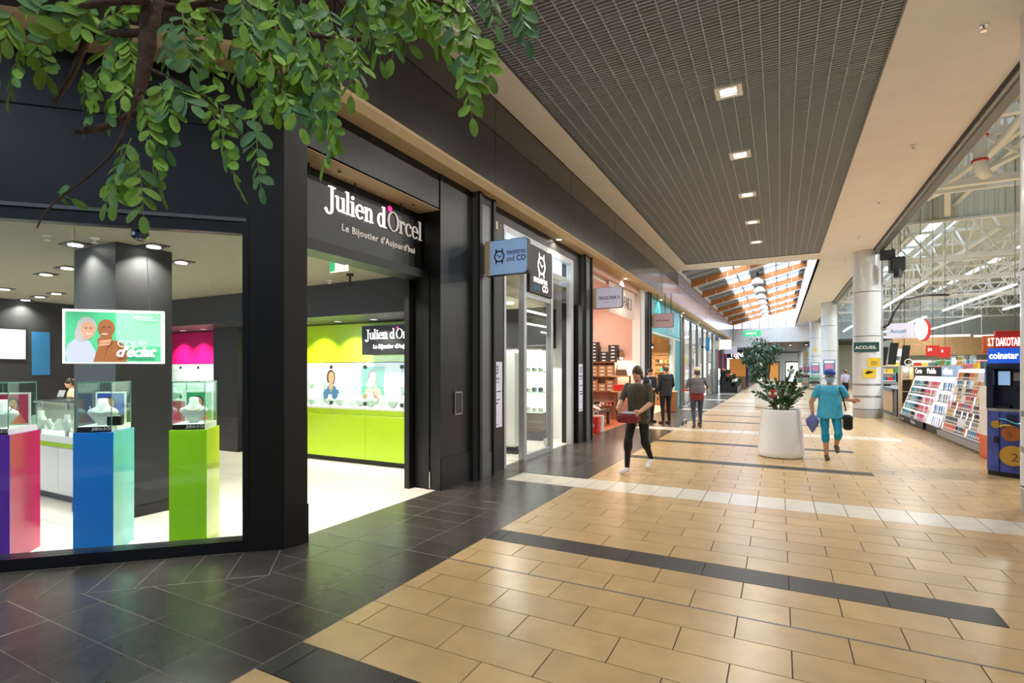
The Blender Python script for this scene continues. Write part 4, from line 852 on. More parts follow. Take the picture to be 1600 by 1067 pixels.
side = thing('side_table', 'small lit wooden display table with bags in the shoe shop', 'table', (-4.45, 16.2, 0)); MB().box(-4.72, -4.2, 15.95, 16.4, 1.38, 1.42).build('board', 'lightwood', side); MB().box(-4.72, -4.2, 15.95, 16.4, .9, .94).build('board', 'lightwood', side)
for x in (-4.7, -4.22): MB().box(x-.02, x+.02, 16.3, 16.4, .003, 1.4).build('post', 'wood', side)
hb = thing('handbag', 'brown leather handbag with round handles on the lit shelf', 'bag', (-4.45, 16.2, 1.42)); MB().rings([[(-4.63, 16.1, 1.421), (-4.27, 16.1, 1.421), (-4.27, 16.26, 1.421), (-4.63, 16.26, 1.421)], [(-4.6, 16.12, 1.62), (-4.3, 16.12, 1.62), (-4.3, 16.22, 1.62), (-4.6, 16.22, 1.62)]]).build('body', 'brown', hb)
for dx in (-.05, .05): MB().tube([(-4.45+dx+math.cos(a)*.1, 16.17, 1.61+math.sin(a)*.18) for a in [math.pi*k/10 for k in range(11)]], .012, 6).build('handle', 'brown', hb)
rbx = tag(MB().box(-4.65, -4.35, 16.0, 16.2, .941, 1.14, .01).build('gift_box', 'red'), 'red box on the lower lit shelf of the shoe shop', 'box')
lp = thing('wall_lamp', 'small glowing wall lamp beside the shoe boxes', 'lamp', (-4.55, 16.7, 2.1)); MB().lathe([(.1, -.1), (.05, .08), (.01, .09)], (-4.55, 16.55, 2.1), 14).build('shade', 'wood', lp); MB().ell((-4.55, 16.55, 2.0), .05, .05, .06).build('bulb', 'lamp_on', lp); MB().bar((-4.55, 16.75, 2.2), (-4.55, 16.55, 2.19), .02).build('arm', 'brown', lp); area('wall_lamp_beam', (-4.55, 16.5, 1.92), 25, .08, (1, .8, .6), parent=lp)
sp = thing('spot_bar', 'black bar with a spotlight under the shoe shop ceiling', 'lamp', (-4.9, 13.5, 3.4)); MB().box(-5.3, -4.7, 13.45, 13.55, 3.05, 3.12).bar((-5, 13.5, 3.12), (-5, 13.5, 3.9), .02).build('bar', 'black', sp); MB().lathe([(.06, 0), (.06, -.1), (.001, -.1)], (-5.1, 13.5, 3.05), 14).build('lamp', 'lamp_on', sp); area('spot_bar_beam', (-5.1, 13.5, 2.93), 55, .1, (1, .88, .75), parent=sp)
for k, (x, yy) in enumerate(((-5.2, 15.2), (-7.5, 13), (-7.5, 15.5))):
    t = thing('shoe_shop_lamp', 'recessed warm lamp in the shoe shop ceiling, %s' % ['near the shelving', 'front inner', 'back inner'][k], 'downlight', (x, yy, 3.9), 'shoe shop lamps'); MB().lathe([(.1, 0), (.1, -.02), (.001, -.021)], (x, yy, 3.9), 14).build('lamp', 'lamp_on', t); area('shoe_beam', (x, yy, 3.86), 62, .2, (1, .87, .74), parent=t)
# ---- turquoise shop
room(17.1, 24.4, 6, 'orange', 'shop_tile', 'plaster', 3.6, 'turquoise_shop')
struct(MB().box(-10, -4.1, 24.3, 24.45, 0, 4.3).build('wall_turquoise_side', 'lightwood'))
tf = struct(MB().box(-4.3, -4.0, 17.85, 24.3, 2.95, 4.2).build('wall_turquoise_fascia', 'teal')); MB().box(-4.0, -3.99, 17.85, 24.3, 2.9, 2.96).build('lower_trim', 'plaster_white', tf); MB().box(-4.0, -3.995, 21.4, 24.2, 3.05, 4.1).build('pale_panel', M('tealpale', '67c6cf', .4), tf)
lt = thing('fascia_lettering', 'white script lettering on the turquoise fascia', 'sign', (-3.99, 19.5, 3.4)); text('Jeff', .5, (-3.985, 20.3, 3.35), Yv, mat='white', parent=lt, shear=.3); text('de Bruges', .3, (-3.985, 21.5, 3.2), Yv, mat='white', parent=lt, shear=.3)
td = struct(MB().box(-4.2, -4.0, 17.85, 18.05, 0, 2.95).box(-4.2, -4.0, 23.0, 24.3, 0, 2.95).box(-4.15, -4.02, 21.9, 23.0, 0, .95).build('wall_turquoise_pier', 'teal')); MB().box(-4.03, -4.02, 21.9, 22.6, .95, 2.9).build('pane', 'glass', td); MB().box(-4.1, -3.98, 22.6, 22.9, 0, 2.9).build('post', 'white', td)
for k in range(3):
    c3 = thing('chocolate_shelf', 'lit wooden sweet shelf in the turquoise shop, %s' % ['nearest', 'middle', 'farthest'][k], 'shelf', (-5+k*-.9, 24.1, 0), 'shelves of the turquoise shop')
    x0 = -5.1-k*.95; MB().box(x0, x0+.85, 23.85, 24.28, .003, .7).build('base', 'wood', c3); MB().box(x0, x0+.85, 24.25, 24.29, .7, 2.4).build('back', 'lightwood', c3)
    for z in (.7, 1.1, 1.5, 1.9, 2.3): MB().box(x0, x0+.85, 23.95, 24.25, z, z+.03).build('board', 'lightwood', c3)
    for z in (.73, 1.13, 1.53, 1.93):
        for q in range(4):
            m = rb.choice(['orange', 'red', 'brown', 'cream', 'teal', 'gold']); tag(MB().box(x0+.06+q*.2, x0+.2+q*.2, 24.0, 24.15, z+.001, z+.1+.12*rb.random(), .01).build('sweet_box', m), '%s sweet box, %s from left, level %s, %s shelf in the turquoise shop' % ({'orange': 'orange', 'red': 'red', 'brown': 'brown', 'cream': 'cream', 'teal': 'turquoise', 'gold': 'gold'}[m], ORD[q], ['one', 'two', 'three', 'four'][int((z-.7)/.4)], ['nearest', 'middle', 'farthest'][k]), 'box', 'sweet boxes')
for k, (x, yy) in enumerate(((-4.9, 19.5), (-4.9, 22.6), (-6.5, 21.5))):
    t = thing('hanging_bulb', 'warm hanging lamp in the turquoise shop, %s' % ['by the door', 'by the window', 'at the back'][k], 'lamp', (x, yy, 2.9), 'lamps of the turquoise shop'); MB().lathe([(.09, 0), (.08, .1), (.02, .16)], (x, yy, 2.6), 14).build('shade', 'black', t); MB().ell((x, yy, 2.6), .06, .06, .07).build('bulb', 'lamp_on', t); MB().bar((x, yy, 2.75), (x, yy, 3.6), .012).build('cable', 'black', t); area('bulb_beam', (x, yy, 2.5), 110, .2, (1, .75, .5), parent=t)
bs = thing('display_barrel', 'small wooden display crate in front of the turquoise shop', 'crate', (-3.75, 20.5, 0)); MB().box(-4.0, -3.5, 20.3, 20.8, .004, .75, .02).build('crate', 'wood', bs); MB().box(-4.02, -3.48, 20.28, 20.82, .75, .79).build('top', 'lightwood', bs)
# ---- glass-fronted shop
room(24.45, 40, 8, 'offwhite', 'shop_tile', 'plaster_white', 3.9, 'glass_shop'); struct(MB().box(-12, -4.1, 40, 40.2, 0, 4.3).build('wall_glass_shop_side', 'offwhite'))
gf = struct(MB().box(-4.1, -3.98, 24.35, 40.2, 4.05, 4.21).build('window_3', 'alu_dark'))
for yy in (24.35, 25.3, 27.6, 29.9, 32.2, 34.5, 37.2, 39.7): MB().box(-4.1, -3.97, yy, yy+.14, 0, 4.06).build('post', 'alu_dark', gf)
for k, (a, b) in enumerate(((25.44, 27.6), (27.74, 29.9), (30.04, 32.2), (34.64, 37.2), (37.34, 39.7))): MB().box(-4.04, -4.03, a, b, .06, 4.05).build('pane', 'glass', gf)
MB().box(-4.08, -3.99, 24.5, 39.7, .0, .06).build('sill', 'alu_dark', gf)
bl_ = thing('blade_sign', 'narrow blue vertical sign on the glass shop front', 'sign', (-3.7, 33, 2.5), 'projecting shop signs'); MB().box(-3.95, -3.72, 33.0, 33.08, 2.75, 3.55, .02).build('board', 'tealblue', bl_); MB().box(-4.1, -3.9, 32.2, 33.1, 2.9, 3.0).build('bracket', 'alu', bl_)
for k in range(7):
    yy = 26+2*k; t = thing('product_stand', 'white product stand with small goods behind the glass front, %s from the turquoise shop' % ['first', 'second', 'third', 'fourth', 'fifth', 'sixth', 'seventh'][k], 'stand', (-5, yy, 0), 'stands in the glass shop')
    MB().box(-5.4, -4.7, yy-.35, yy+.35, .004, .1).build('base', 'white', t); MB().box(-5.1, -5.0, yy-.35, yy+.35, .1, 1.9).build('back', 'white', t)
    for z in (.4, .8, 1.2, 1.6):
        MB().box(-5.4, -4.7, yy-.35, yy+.35, z, z+.02).build('shelf', 'white', t)
        for q in range(5):
            m = rb.choice(['red', 'yellow', 'tealblue', 'beige', 'fuchsia', 'plastic_grey', 'green_print']); tag(MB().box(-4.95, -4.75, yy-.33+.13*q, yy-.24+.13*q, z+.021, z+.1+.12*rb.random(), .006).build('small_pack', m), '%s pack, %s in row, level %s of the %s white stand behind glass' % ({'red': 'red', 'yellow': 'yellow', 'tealblue': 'blue', 'beige': 'beige', 'fuchsia': 'pink', 'plastic_grey': 'grey', 'green_print': 'green'}[m], ORD[q], ['one', 'two', 'three', 'four'][int(z/.4-.9)], ORD[k]), 'pack', 'packs in the glass shop')
for k in range(4):
    yy = 26.5+3.6*k; t = thing('shop_panel_light', 'bright rectangular ceiling light in the glass-fronted shop, %s' % ['nearest', 'second', 'third', 'farthest'][k], 'light', (-6, yy, 3.9), 'panel lights of the glass shop'); MB().box(-6.6, -5.4, yy-.3, yy+.3, 3.85, 3.898).build('diffuser', 'lamp_cool', t); area('panel_beam', (-6, yy, 3.84), 170, 1, (1, 1, 1), parent=t)
for k, (x, yy, m) in enumerate(((-4.5, 29, 'yellow'), (-4.6, 31.5, 'black'), (-4.5, 31.9, 'yellow'))): 
    t = thing('balloon', '%s balloon behind the glass shop front, %s' % ({'yellow': 'yellow', 'black': 'black'}[m], ['nearest', 'middle', 'farthest'][k]), 'balloon', (x, yy, 2), 'balloons'); MB().ell((x, yy, 2.05), .22, .22, .27).build('envelope', m, t, smooth=True); MB().bar((x, yy, .004), (x, yy, 1.8), .01).build('string', 'white', t)
# ---- florist and the last shops
room(40.2, 58, 7, 'darkgrey', 'tile_dark', 'charcoal', 3.9, 'florist')
struct(MB().box(-4.1, -3.98, 40.2, 51, 4.0, 4.21).build('wall_florist_header', 'darkgrey'))
for k, yy in enumerate((40.3, 43.6, 46.9)): struct(MB().box(-4.15, -3.95, yy, yy+.25, 0, 4.0).build('trim_%d' % (14+k), 'alu_dark'))
fp = thing('fuchsia_poster', 'bright pink poster on the dark shop wall above the flowers', 'poster', (-4.4, 46.8, 1.9)); MB().box(-5.6, -4.1, 46.84, 46.91, 1.7, 3.3).build('sheet', 'fuchsia', fp); text('J', 1.0, (-5.2, 46.83, 2.1), Xv, mat='red', parent=fp, shear=.3)
fs = thing('flower_stand', 'black stepped flower stand on the mall floor', 'stand', (-3.3, 41.5, 0))
for k in range(3): MB().box(-3.9+.4*k, -3.5+.4*k, 40.6, 44.4, .004, 1.1-.35*k).build('step', 'black', fs)
cols = {'flower_white': 'white', 'flower_pink': 'pink', 'flower_red': 'red', 'flower_yellow': 'yellow'}
bq = {}
for k in range(3):
    for q in range(9):
        m = rb.choice(list(cols)); x = -3.7+.4*k; yy = 40.8+.42*q; z = 1.101-.35*k
        t = thing('bouquet', '%s bouquet, %s from the near end on the %s step of the flower stand' % (cols[m], ORD[q], ['top', 'middle', 'lowest'][k]), 'flowers', (x, yy, z), 'bouquets on the stand')
        if m not in bq:
            v = MB().lathe([(.1, 0), (.14, .25)], (0, 0, 0), 10); f1 = MB(); f2 = MB()
            for _ in range(14): a = rb.uniform(0, 6.3); r_ = rb.uniform(.02, .2); f1.ell((math.cos(a)*r_, math.sin(a)*r_, rb.uniform(.38, .55)-.3*r_), .055, .055, .05, 7, 5)
            for _ in range(16):
                a = rb.uniform(0, 6.3); e = Vector((math.cos(a)*.25, math.sin(a)*.25, rb.uniform(.3, .6))); f2.rings([[(0, 0, .2), (0.01, 0, .2), (0.01, .01, .2)], [e+Vector((0, .03, -.1)), e+Vector((.03, -.03, -.1)), e-Vector((.03, 0, .09))], [e, e+Vector((.005, 0, 0)), e+Vector((0, .005, 0))]])
            bq[m] = [x_.data for x_ in (v.build('pot', 'black', t), f1.build('blooms', m, t, smooth=True), f2.build('foliage', 'plant_leaf', t))]
            for c in kids(t): c.location = (x, yy, z)
        else:
            for nm, me in zip(('pot', 'blooms', 'foliage'), bq[m]): o = link(nm, me, t); o.location = (x, yy, z)
vs_ = thing('violet_sign', 'violet shop sign with white letters nge at the far left shops', 'sign', (-3.6, 53, 2.6)); MB().box(-4.6, -2.6, 53, 53.15, 2.7, 3.5, .02).build('board', 'violet', vs_); text('nge', .8, (-4.1, 52.99, 2.85), Xv, mat='lit_sign', parent=vs_, offset=.01); MB().box(-4.6, -4.4, 53, 53.15, 0, 2.7).build('post', 'violet', vs_); MB().box(-2.8, -2.6, 53, 53.15, 0, 2.7).build('post', 'violet', vs_)
op = thing('orange_stall', 'warm orange lit stall front at the end of the mall', 'stall', (-3.6, 54.5, 0)); MB().box(-4.4, -2.8, 55, 55.1, .0, 2.7).build('back', M('orange_lit', 'e09a4a', .5, emit='f0a050', es=.35), op); MB().box(-4.4, -2.8, 54, 54.6, .003, 1.0).build('counter', 'lightwood', op)
cn = thing('canopy', 'thin white canopy edge projecting over the far left shops', 'canopy', (-2.8, 51, 3.9)); MB().box(-4.2, -1.8, 50.9, 51.02, 3.62, 4.06).bar((-1.8, 50.95, 3.7), (-1.0, 50.95, 3.4), .1).build('edge', 'white', cn)
for k, (x, m, lab) in enumerate(((-.8, 'orange_lit', 'orange lit shop front far down the passage'), (-2.8, 'lit_soft', 'white lit shop front far down the passage'), (1.5, 'lit_white', 'bright white lit doorway at the far end of the mall'))):
    t = thing('lit_storefront', lab, 'storefront', (x, 80, 0)); MB().box(x-.7, x+.7, 80, 80.1, .05, 2.6).build('lit_window', m, t); MB().box(x-.8, x-.7, 79.9, 80.1, .0, 2.8).box(x+.7, x+.8, 79.9, 80.1, 0, 2.8).box(x-.8, x+.8, 79.9, 80.1, 2.6, 2.8).build('frame', 'darkgrey', t)
exs = thing('exit_sign', 'green lit exit sign hanging under the skylight', 'sign', (-1.35, 33, 3.9)); p = at(1175, 521, 30)
MB().box(p.x-.46, p.x+.46, p.y-.04, p.y+.04, p.z-.16, p.z+.16, .01).build('box', 'exit_green', exs); text('SORTIE', .17, (p.x-.3, p.y-.05, p.z-.06), Xv, mat='lit_sign', parent=exs)
for dx in (-.35, .35): MB().bar((p.x+dx, p.y, p.z+.16), (p.x+dx, p.y, RZ(p.x+dx)), .012).build('wire', 'alu', exs)
# ================================================================= HYPERMARKET HALL ON THE RIGHT
HX = 3.12
struct(MB().box(HX, 40, 60, 60.3, 0, 10).build('wall_hall_far', 'hallwall')); struct(MB().box(36, 36.3, 2, 60, 0, 10).build('wall_hall_right', 'hallwall')); struct(MB().box(HX, 36, 1.7, 2, 0, 10).build('wall_hall_near', 'hallwall'))
hr = struct(MB().box(HX, 5.6, 2, 24.2, 10.2, 10.4).box(6.0, 36, 2, 24.2, 10.2, 10.4).box(HX, 6.4, 24.2, 60, 8.6, 8.8).box(6.9, 12, 24.2, 60, 8.6, 8.8).box(12.5, 36, 24.2, 60, 8.6, 8.8).box(HX, 36, 24.1, 24.3, 8.6, 10.4).build('ceiling_hall', 'hallroof'))
for x0, x1, y0, y1, z in ((5.6, 6.0, 2, 24.2, 10.28), (6.4, 6.9, 24.2, 60, 8.68), (12, 12.5, 24.2, 60, 8.68)): MB().box(x0, x1, y0, y1, z, z+.01).build('roof_light', 'glass_roof', hr)
hb_ = struct(MB().box(HX, 36, 24.08, 24.2, 7.05, 10.3).build('wall_hall_bulkhead', 'hallwall'))
rib = MB().rings([[(x, yy, z) for x, yy in ((0, 24.08), (.05, 24.02), (.19, 24.02), (.24, 24.08))] for z in (7.05, 10.2)]).build('rib', 'hallwall', hb_); rib.location.x = HX+.05
for k in range(1, 60): o = link('rib', rib.data, hb_); o.location.x = HX+.05+.28*k
MB().box(HX, 36, 23.95, 24.1, 7.0, 7.08).build('edge_rail', 'trusswhite', hb_)
purl = struct(MB().box(HX, 22, 10, 10.1, 10.1, 10.2).build('trim_20', 'trusswhite'))
for k in range(12): MB().box(HX, 22, 8+1.3*k, 8.1+1.3*k, 10.05, 10.2).build('purlin', 'trusswhite', purl)
def truss(p, q, zb, zt, n, w, lab, grp):
    p = Vector((*p, 0)); q = Vector((*q, 0)); t = thing('roof_truss', lab, 'truss', (p.x, p.y, zb), grp)
    Z = lambda z: Vector((0, 0, z))
    MB().bar(p+Z(zb), q+Z(zb), w*1.3, w*1.3).build('bottom_chord', 'trusswhite', t); MB().bar(p+Z(zt), q+Z(zt), w*1.3, w*1.3).build('top_chord', 'trusswhite', t)
    for k in range(n):
        a = p.lerp(q, k/n); b = p.lerp(q, (k+.5)/n); c = p.lerp(q, (k+1)/n)
        MB().bar(a+Z(zb), b+Z(zt), w*.7).build('diagonal', 'trusswhite', t); MB().bar(b+Z(zt), c+Z(zb), w*.7).build('diagonal', 'trusswhite', t)
        MB().bar(b+Z(zb), b+Z(zt), w*.55).build('vertical', 'trusswhite', t)
    return t
truss((HX, 14.6), (16, 14.6), 7.1, 9.0, 4, .13, 'white steel roof truss nearest the right picture edge', 'front hall trusses'); truss((HX, 18), (16, 18), 6.65, 7.9, 4, .14, 'white steel roof truss in front of the ribbed white wall', 'front hall trusses'); truss((HX, 21), (16, 21), 7.3, 9.2, 4, .12, 'white steel roof truss just before the ribbed white wall', 'front hall trusses')
truss((5.6, 8), (5.6, 23.9), 7.6, 9.4, 5, .12, 'white lengthwise truss running towards the ribbed wall', 'front hall trusses')
nth = ['first', 'second', 'third', 'fourth', 'fifth', 'sixth', 'seventh', 'eighth', 'ninth', 'tenth']
for k, yy in enumerate((25.2, 28, 31, 34, 38, 42, 46, 50, 54, 58)): truss((HX, yy), (22, yy), 6.25 if k % 2 else 5.9, 7.5, 9, .085, 'white cross truss of the hall roof, %s behind the ribbed wall' % nth[k], 'cross trusses of the hall')
for k, x in enumerate((4.4, 7, 10, 13.5, 17)): truss((x, 24.4), (x, 59), 6.7, 8.2, 9, .085, 'white lengthwise truss deep in the hall, %s from the mall columns' % nth[k], 'lengthwise trusses of the hall')
for k, (p, q) in enumerate((((3.3, 14.6, 9), (5.4, 23.9, 7.2)), ((6.5, 14.6, 7.1), (4.0, 23.9, 7.5)), ((4.0, 18, 6.65), (7.6, 14.6, 9)))):
    tag(MB().bar(p, q, .17, .1).build('brace', 'trusswhite'), ['white sloping brace from the near truss to the ribbed wall', 'broad white brace crossing the near trusses', 'short white brace between the two near trusses'][k], 'beam')
dp = thing('duct_pipe', 'white vertical pipe with red collars among the roof trusses', 'pipe', (4.55, 16, 6.7)); MB().tube([(4.27, 16.2, 10.19), (4.27, 16.2, 6.62), (4.31, 16.25, 6.42), (4.45, 16.5, 6.36)], .13, 16).build('pipe', 'trusswhite', dp, smooth=True)
for z in (6.6, 7.18): MB().lathe([(.13, 0), (.165, 0), (.165, .04), (.13, .04)], (4.27, 16.2, z), 20).build('collar', 'red', dp)
cv = tag(MB().tube([(5.6, 14.4, 9.2), (5.4, 14.8, 8.3), (5.1, 15.4, 7.7), (4.85, 16.9, 7.2), (4.6, 17.8, 6.95)], .1, 12).build('curved_pipe', 'trusswhite', smooth=True), 'white curved pipe bending down between the near trusses', 'pipe')
for k, (x, y0, y1, z) in enumerate(((8.4, 27.7, 38, 5.0), (5.2, 26, 36, 5.1), (5.2, 40, 56, 5.1), (8.4, 42, 57, 5.0), (11.6, 26, 40, 5.1), (11.6, 44, 57, 5.1), (15, 27, 42, 5.2), (18, 28, 50, 5.2))):
    t = thing('strip_light', 'long white strip light hanging in the hall, %s' % ['bright one crossing the right of the hall', 'nearest the ACCUEIL column', 'far one behind the ACCUEIL column', 'far continuation of the bright one', 'third row near half', 'third row far half', 'fourth row', 'farthest right row'][k], 'light', (x, y0, z), 'strip lights of the hall')
    MB().box(x-.045, x+.045, y0, y1, z, z+.05).build('tube', 'tubelight', t); MB().box(x-.05, x+.05, y0, y1, z+.05, z+.13).build('rail', 'trusswhite', t)
    n = int((y1-y0)/4)+1
    for q in range(n+1): yy = y0+(y1-y0)*q/n; MB().bar((x, yy, z+.1), (x, yy, 8.6), .015).build('hanger', 'trusswhite', t)
    area('strip_beam', (x, (y0+y1)/2, z-.04), 11*(y1-y0)+40, .15, (.98, 1, .98), parent=t, shape='RECTANGLE', sy=y1-y0)
for k, yy in enumerate((12, 16, 20)):
    t = thing('hall_lamp', 'round high-bay lamp above the gift racks, %s' % ['nearest', 'middle', 'farthest'][k], 'lamp', (6.6, yy, 6.5), 'high-bay lamps'); MB().lathe([(.3, 0), (.25, .12), (.1, .25), (.08, .35)], (6.6, yy, 6.3), 18).build('shade', 'alu', t); MB().lathe([(.28, .01), (.001, .0)], (6.6, yy, 6.3), 18).build('lamp', 'lamp_cool', t); MB().bar((6.6, yy, 6.6), (6.6, yy, 10.1), .02).build('cable', 'alu', t); area('high_bay_beam', (6.6, yy, 6.27), 380, .5, (.97, 1, .97), parent=t)
# timber-coloured band and white shelving far inside
struct(MB().box(HX+6, 36, 57.5, 57.7, 2.9, 4.6).build('wall_hall_band', 'lightwood'))
for k in range(9):
    x0 = 7+2.8*k; t = thing('gondola', 'tall white supermarket shelving far inside the hall, %s from the columns' % nth[k], 'shelf', (x0, 52, 0), 'gondolas'); MB().box(x0, x0+2.5, 53.4, 53.5, 0, 2.4).build('back', 'white', t)
    for z in (.1, .7, 1.3, 1.9): MB().box(x0, x0+2.5, 52.9, 53.4, z, z+.04).build('shelf', 'white', t)
    for z in (.14, .74, 1.34, 1.94):
        for q in range(5):
            m = rb.choice(['red', 'yellow', 'tealblue', 'beige', 'green_print', 'orange', 'white']); tag(MB().box(x0+.05+.48*q, x0+.47+.48*q, 52.95, 53.3, z+.001, z+.2+.25*rb.random()).build('grocery_pack', m), '%s pack, %s in row, level %s of the %s far hall shelving' % ({'red': 'red', 'yellow': 'yellow', 'tealblue': 'blue', 'beige': 'beige', 'green_print': 'green', 'orange': 'orange', 'white': 'white'}[m], ORD[q], ['one', 'two', 'three', 'four'][int(z/.6)], ORD[k]), 'pack', 'packs on the far shelving')
for k in range(4):
    x0 = 5+4*k; t = thing('hanging_banner', 'white horizontal banner rail over the tills, %s' % nth[k], 'banner', (x0, 34, 3.6), 'banner rails'); MB().box(x0, x0+3.6, 34+k, 34.06+k, 3.3, 3.42).build('rail', 'white', t)
    for dx in (.3, 3.3): MB().bar((x0+dx, 34.03+k, 3.4), (x0+dx, 34.03+k, 8.6), .012).build('cable', 'alu', t)
# ---- gift racks
CARD = {'teal': 'turquoise', 'red': 'red', 'orange': 'orange', 'coral_print': 'coral', 'plastic_grey': 'grey', 'violet': 'dark violet', 'tealblue': 'blue', 'green_dark': 'dark green', 'cream': 'cream', 'fuchsia': 'pink', 'flower_pink': 'pale pink', 'gold': 'gold', 'brown': 'brown', 'cyan': 'cyan', 'sign_lilac': 'lilac', 'cloth_dark': 'black'}
cm = {}
def card(x, yy, z, m, lab, grp, w=.115, h=.165):
    k = (m, w, h)
    if k not in cm:
        mb = MB(); mb.rings([[(0, -w/2, 0), (.012, -w/2, 0), (.012, w/2, 0), (0, w/2, 0)], [(.035, -w/2, h), (.047, -w/2, h), (.047, w/2, h), (.035, w/2, h)]])
        mb.cur = 1; mb.rings([[(.004-.004, -w*.36, h*.15), (.0045, -w*.36, h*.15), (.0045, w*.36, h*.15), (0, w*.36, h*.15)], [(.014-.004, -w*.36, h*.42), (.0145, -w*.36, h*.42), (.0145, w*.36, h*.42), (.010, w*.36, h*.42)]])
        o = mb.build('gift_card', [m, 'white']); cm[k] = o.data
    else: o = link('gift_card', cm[k])
    o.location = (x, yy, z); return tag(o, lab, 'gift card', grp)
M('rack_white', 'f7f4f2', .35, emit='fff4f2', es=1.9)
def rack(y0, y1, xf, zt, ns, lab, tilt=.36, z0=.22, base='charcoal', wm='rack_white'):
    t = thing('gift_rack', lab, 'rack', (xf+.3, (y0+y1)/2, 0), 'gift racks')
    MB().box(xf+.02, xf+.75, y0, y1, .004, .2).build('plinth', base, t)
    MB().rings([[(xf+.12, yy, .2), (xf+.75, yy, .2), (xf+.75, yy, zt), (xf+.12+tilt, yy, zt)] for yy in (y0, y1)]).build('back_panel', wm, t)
    zs = [z0+(zt-.08-z0)*k/ns for k in range(ns)]
    for z in zs:
        xo = xf+.12+tilt*(z-.2)/(zt-.2); MB().box(xo-.13, xo+.03, y0, y1, z-.022, z).build('shelf', 'white_gloss', t)
    for yy in (y0, y1):
        MB().rings([[(xf, yy+d, .2), (xf+.75, yy+d, .2), (xf+.75, yy+d, zt), (xf+tilt-.02, yy+d, zt)] for d in (-.012, .012)]).build('side_panel', 'white', t)
    return t, [(xf+.12+tilt*(z-.2)/(zt-.2)-.115, z+.001) for z in zs]
sh = ['lowest', 'second', 'third', 'fourth', 'fifth', 'sixth', 'seventh', 'top']
r2, Z2 = rack(12.8, 15.7, 3.42, 1.62, 8, 'wide white lit gift rack with eight shelves beside the coin machine', base='alu')
MB().box(3.36, 4.2, 12.75, 15.75, .05, .17).build('bumper', 'steel', r2)
pal = [['red', 'orange', 'coral_print', 'plastic_grey'], ['red', 'green_dark', 'cream', 'violet', 'sign_lilac'], ['orange', 'brown', 'gold', 'plastic_grey', 'violet'], ['red', 'brown', 'cloth_dark', 'flower_pink'], ['red', 'tealblue', 'gold', 'teal', 'sign_lilac'], ['green_dark', 'red', 'cream', 'violet'], ['red', 'coral_print', 'gold', 'tealblue'], ['red', 'orange', 'cloth_dark', 'gold']]
for k, (x, z) in enumerate(Z2):
    yy = 12.9; m = None; run = 0; nc = 0
    while yy < 15.62:
        if run <= 0:
            m = rb.choice(pal[k]+['cloth_dark', 'plastic_grey', 'sign_lilac', 'violet', 'tealblue']) if yy < 14.6 else rb.choice(pal[k]); run = rb.choice((1, 2, 2, 3))
            if rb.random() < .22: yy += .1
        run -= 1; nc += 1
        card(x, yy, z, m, '%s gift card, %s from the coin machine, %s shelf of wide rack' % (CARD[m], ORD[nc-1], sh[k]), 'cards of the wide rack'); yy += .135
r1, Z1 = rack(17.3, 20.4, 3.42, 1.42, 5, 'white lit phone card rack with black headers next to the till', tilt=.42)
for k, (a, b, tx) in enumerate(((19.0, 20.38, 'Carte'), (17.35, 18.95, 'Mobile'))):
    MB().box(3.8, 3.86, a, b, 1.42, 1.68).build('header', 'cloth_dark', r1); text(tx, .22, (3.79, b-.12, 1.5), (0, -1, 0), mat='lit_sign', parent=r1, sx=1.6)
    MB().box(3.405, 3.42, a, b, .02, .2).build('foot_panel', 'charcoal', r1); text(tx, .14, (3.4, b-.12, .06), (0, -1, 0), mat='white', parent=r1, sx=1.6)
for k, (x, z) in enumerate(Z1):
    for q in range(19):
        yy = 17.42+.155*q
        m = 'cloth_dark' if 8 <= q <= 10 else rb.choice(['flower_pink', 'fuchsia', 'coral_print', 'sign_lilac']) if q < 8 else rb.choice(['teal', 'cyan', 'teal', 'plastic_grey', 'tealblue'])
        card(x, yy, z, m, '%s gift card, %s from near end, %s shelf of the phone card rack' % (CARD[m], ORD[q], ['lowest', 'second', 'third', 'fourth', 'top'][k]), 'cards of the phone card rack', .12, .17)
rv, Zv_ = rack(15.85, 17.2, 3.42, 1.45, 4, 'narrow white rack with the blue viabox header between the two wide racks', tilt=.4)
MB().box(3.76, 3.84, 15.87, 17.18, 1.42, 1.7).build('header', 'sign_blue', rv); text('viabox', .24, (3.75, 17.0, 1.49), (0, -1, 0), mat='lit_sign', parent=rv, sx=1.25, offset=.004)
for k, (x, z) in enumerate(Zv_):
    for q in range(5 if k else 4):
        m = ['sign_lilac', 'tealblue', 'plastic_grey', 'tealblue'][k] if q % 3 else 'sign_blue'; CARD['sign_blue'] = 'light blue'
        card(x, 16.0+.2*q, z, m, '%s gift card, %s from near end, %s shelf of the narrow rack' % (CARD[m], ORD[q], ['lowest', 'second', 'third', 'top'][k]), 'cards of the narrow rack', .13, .2)
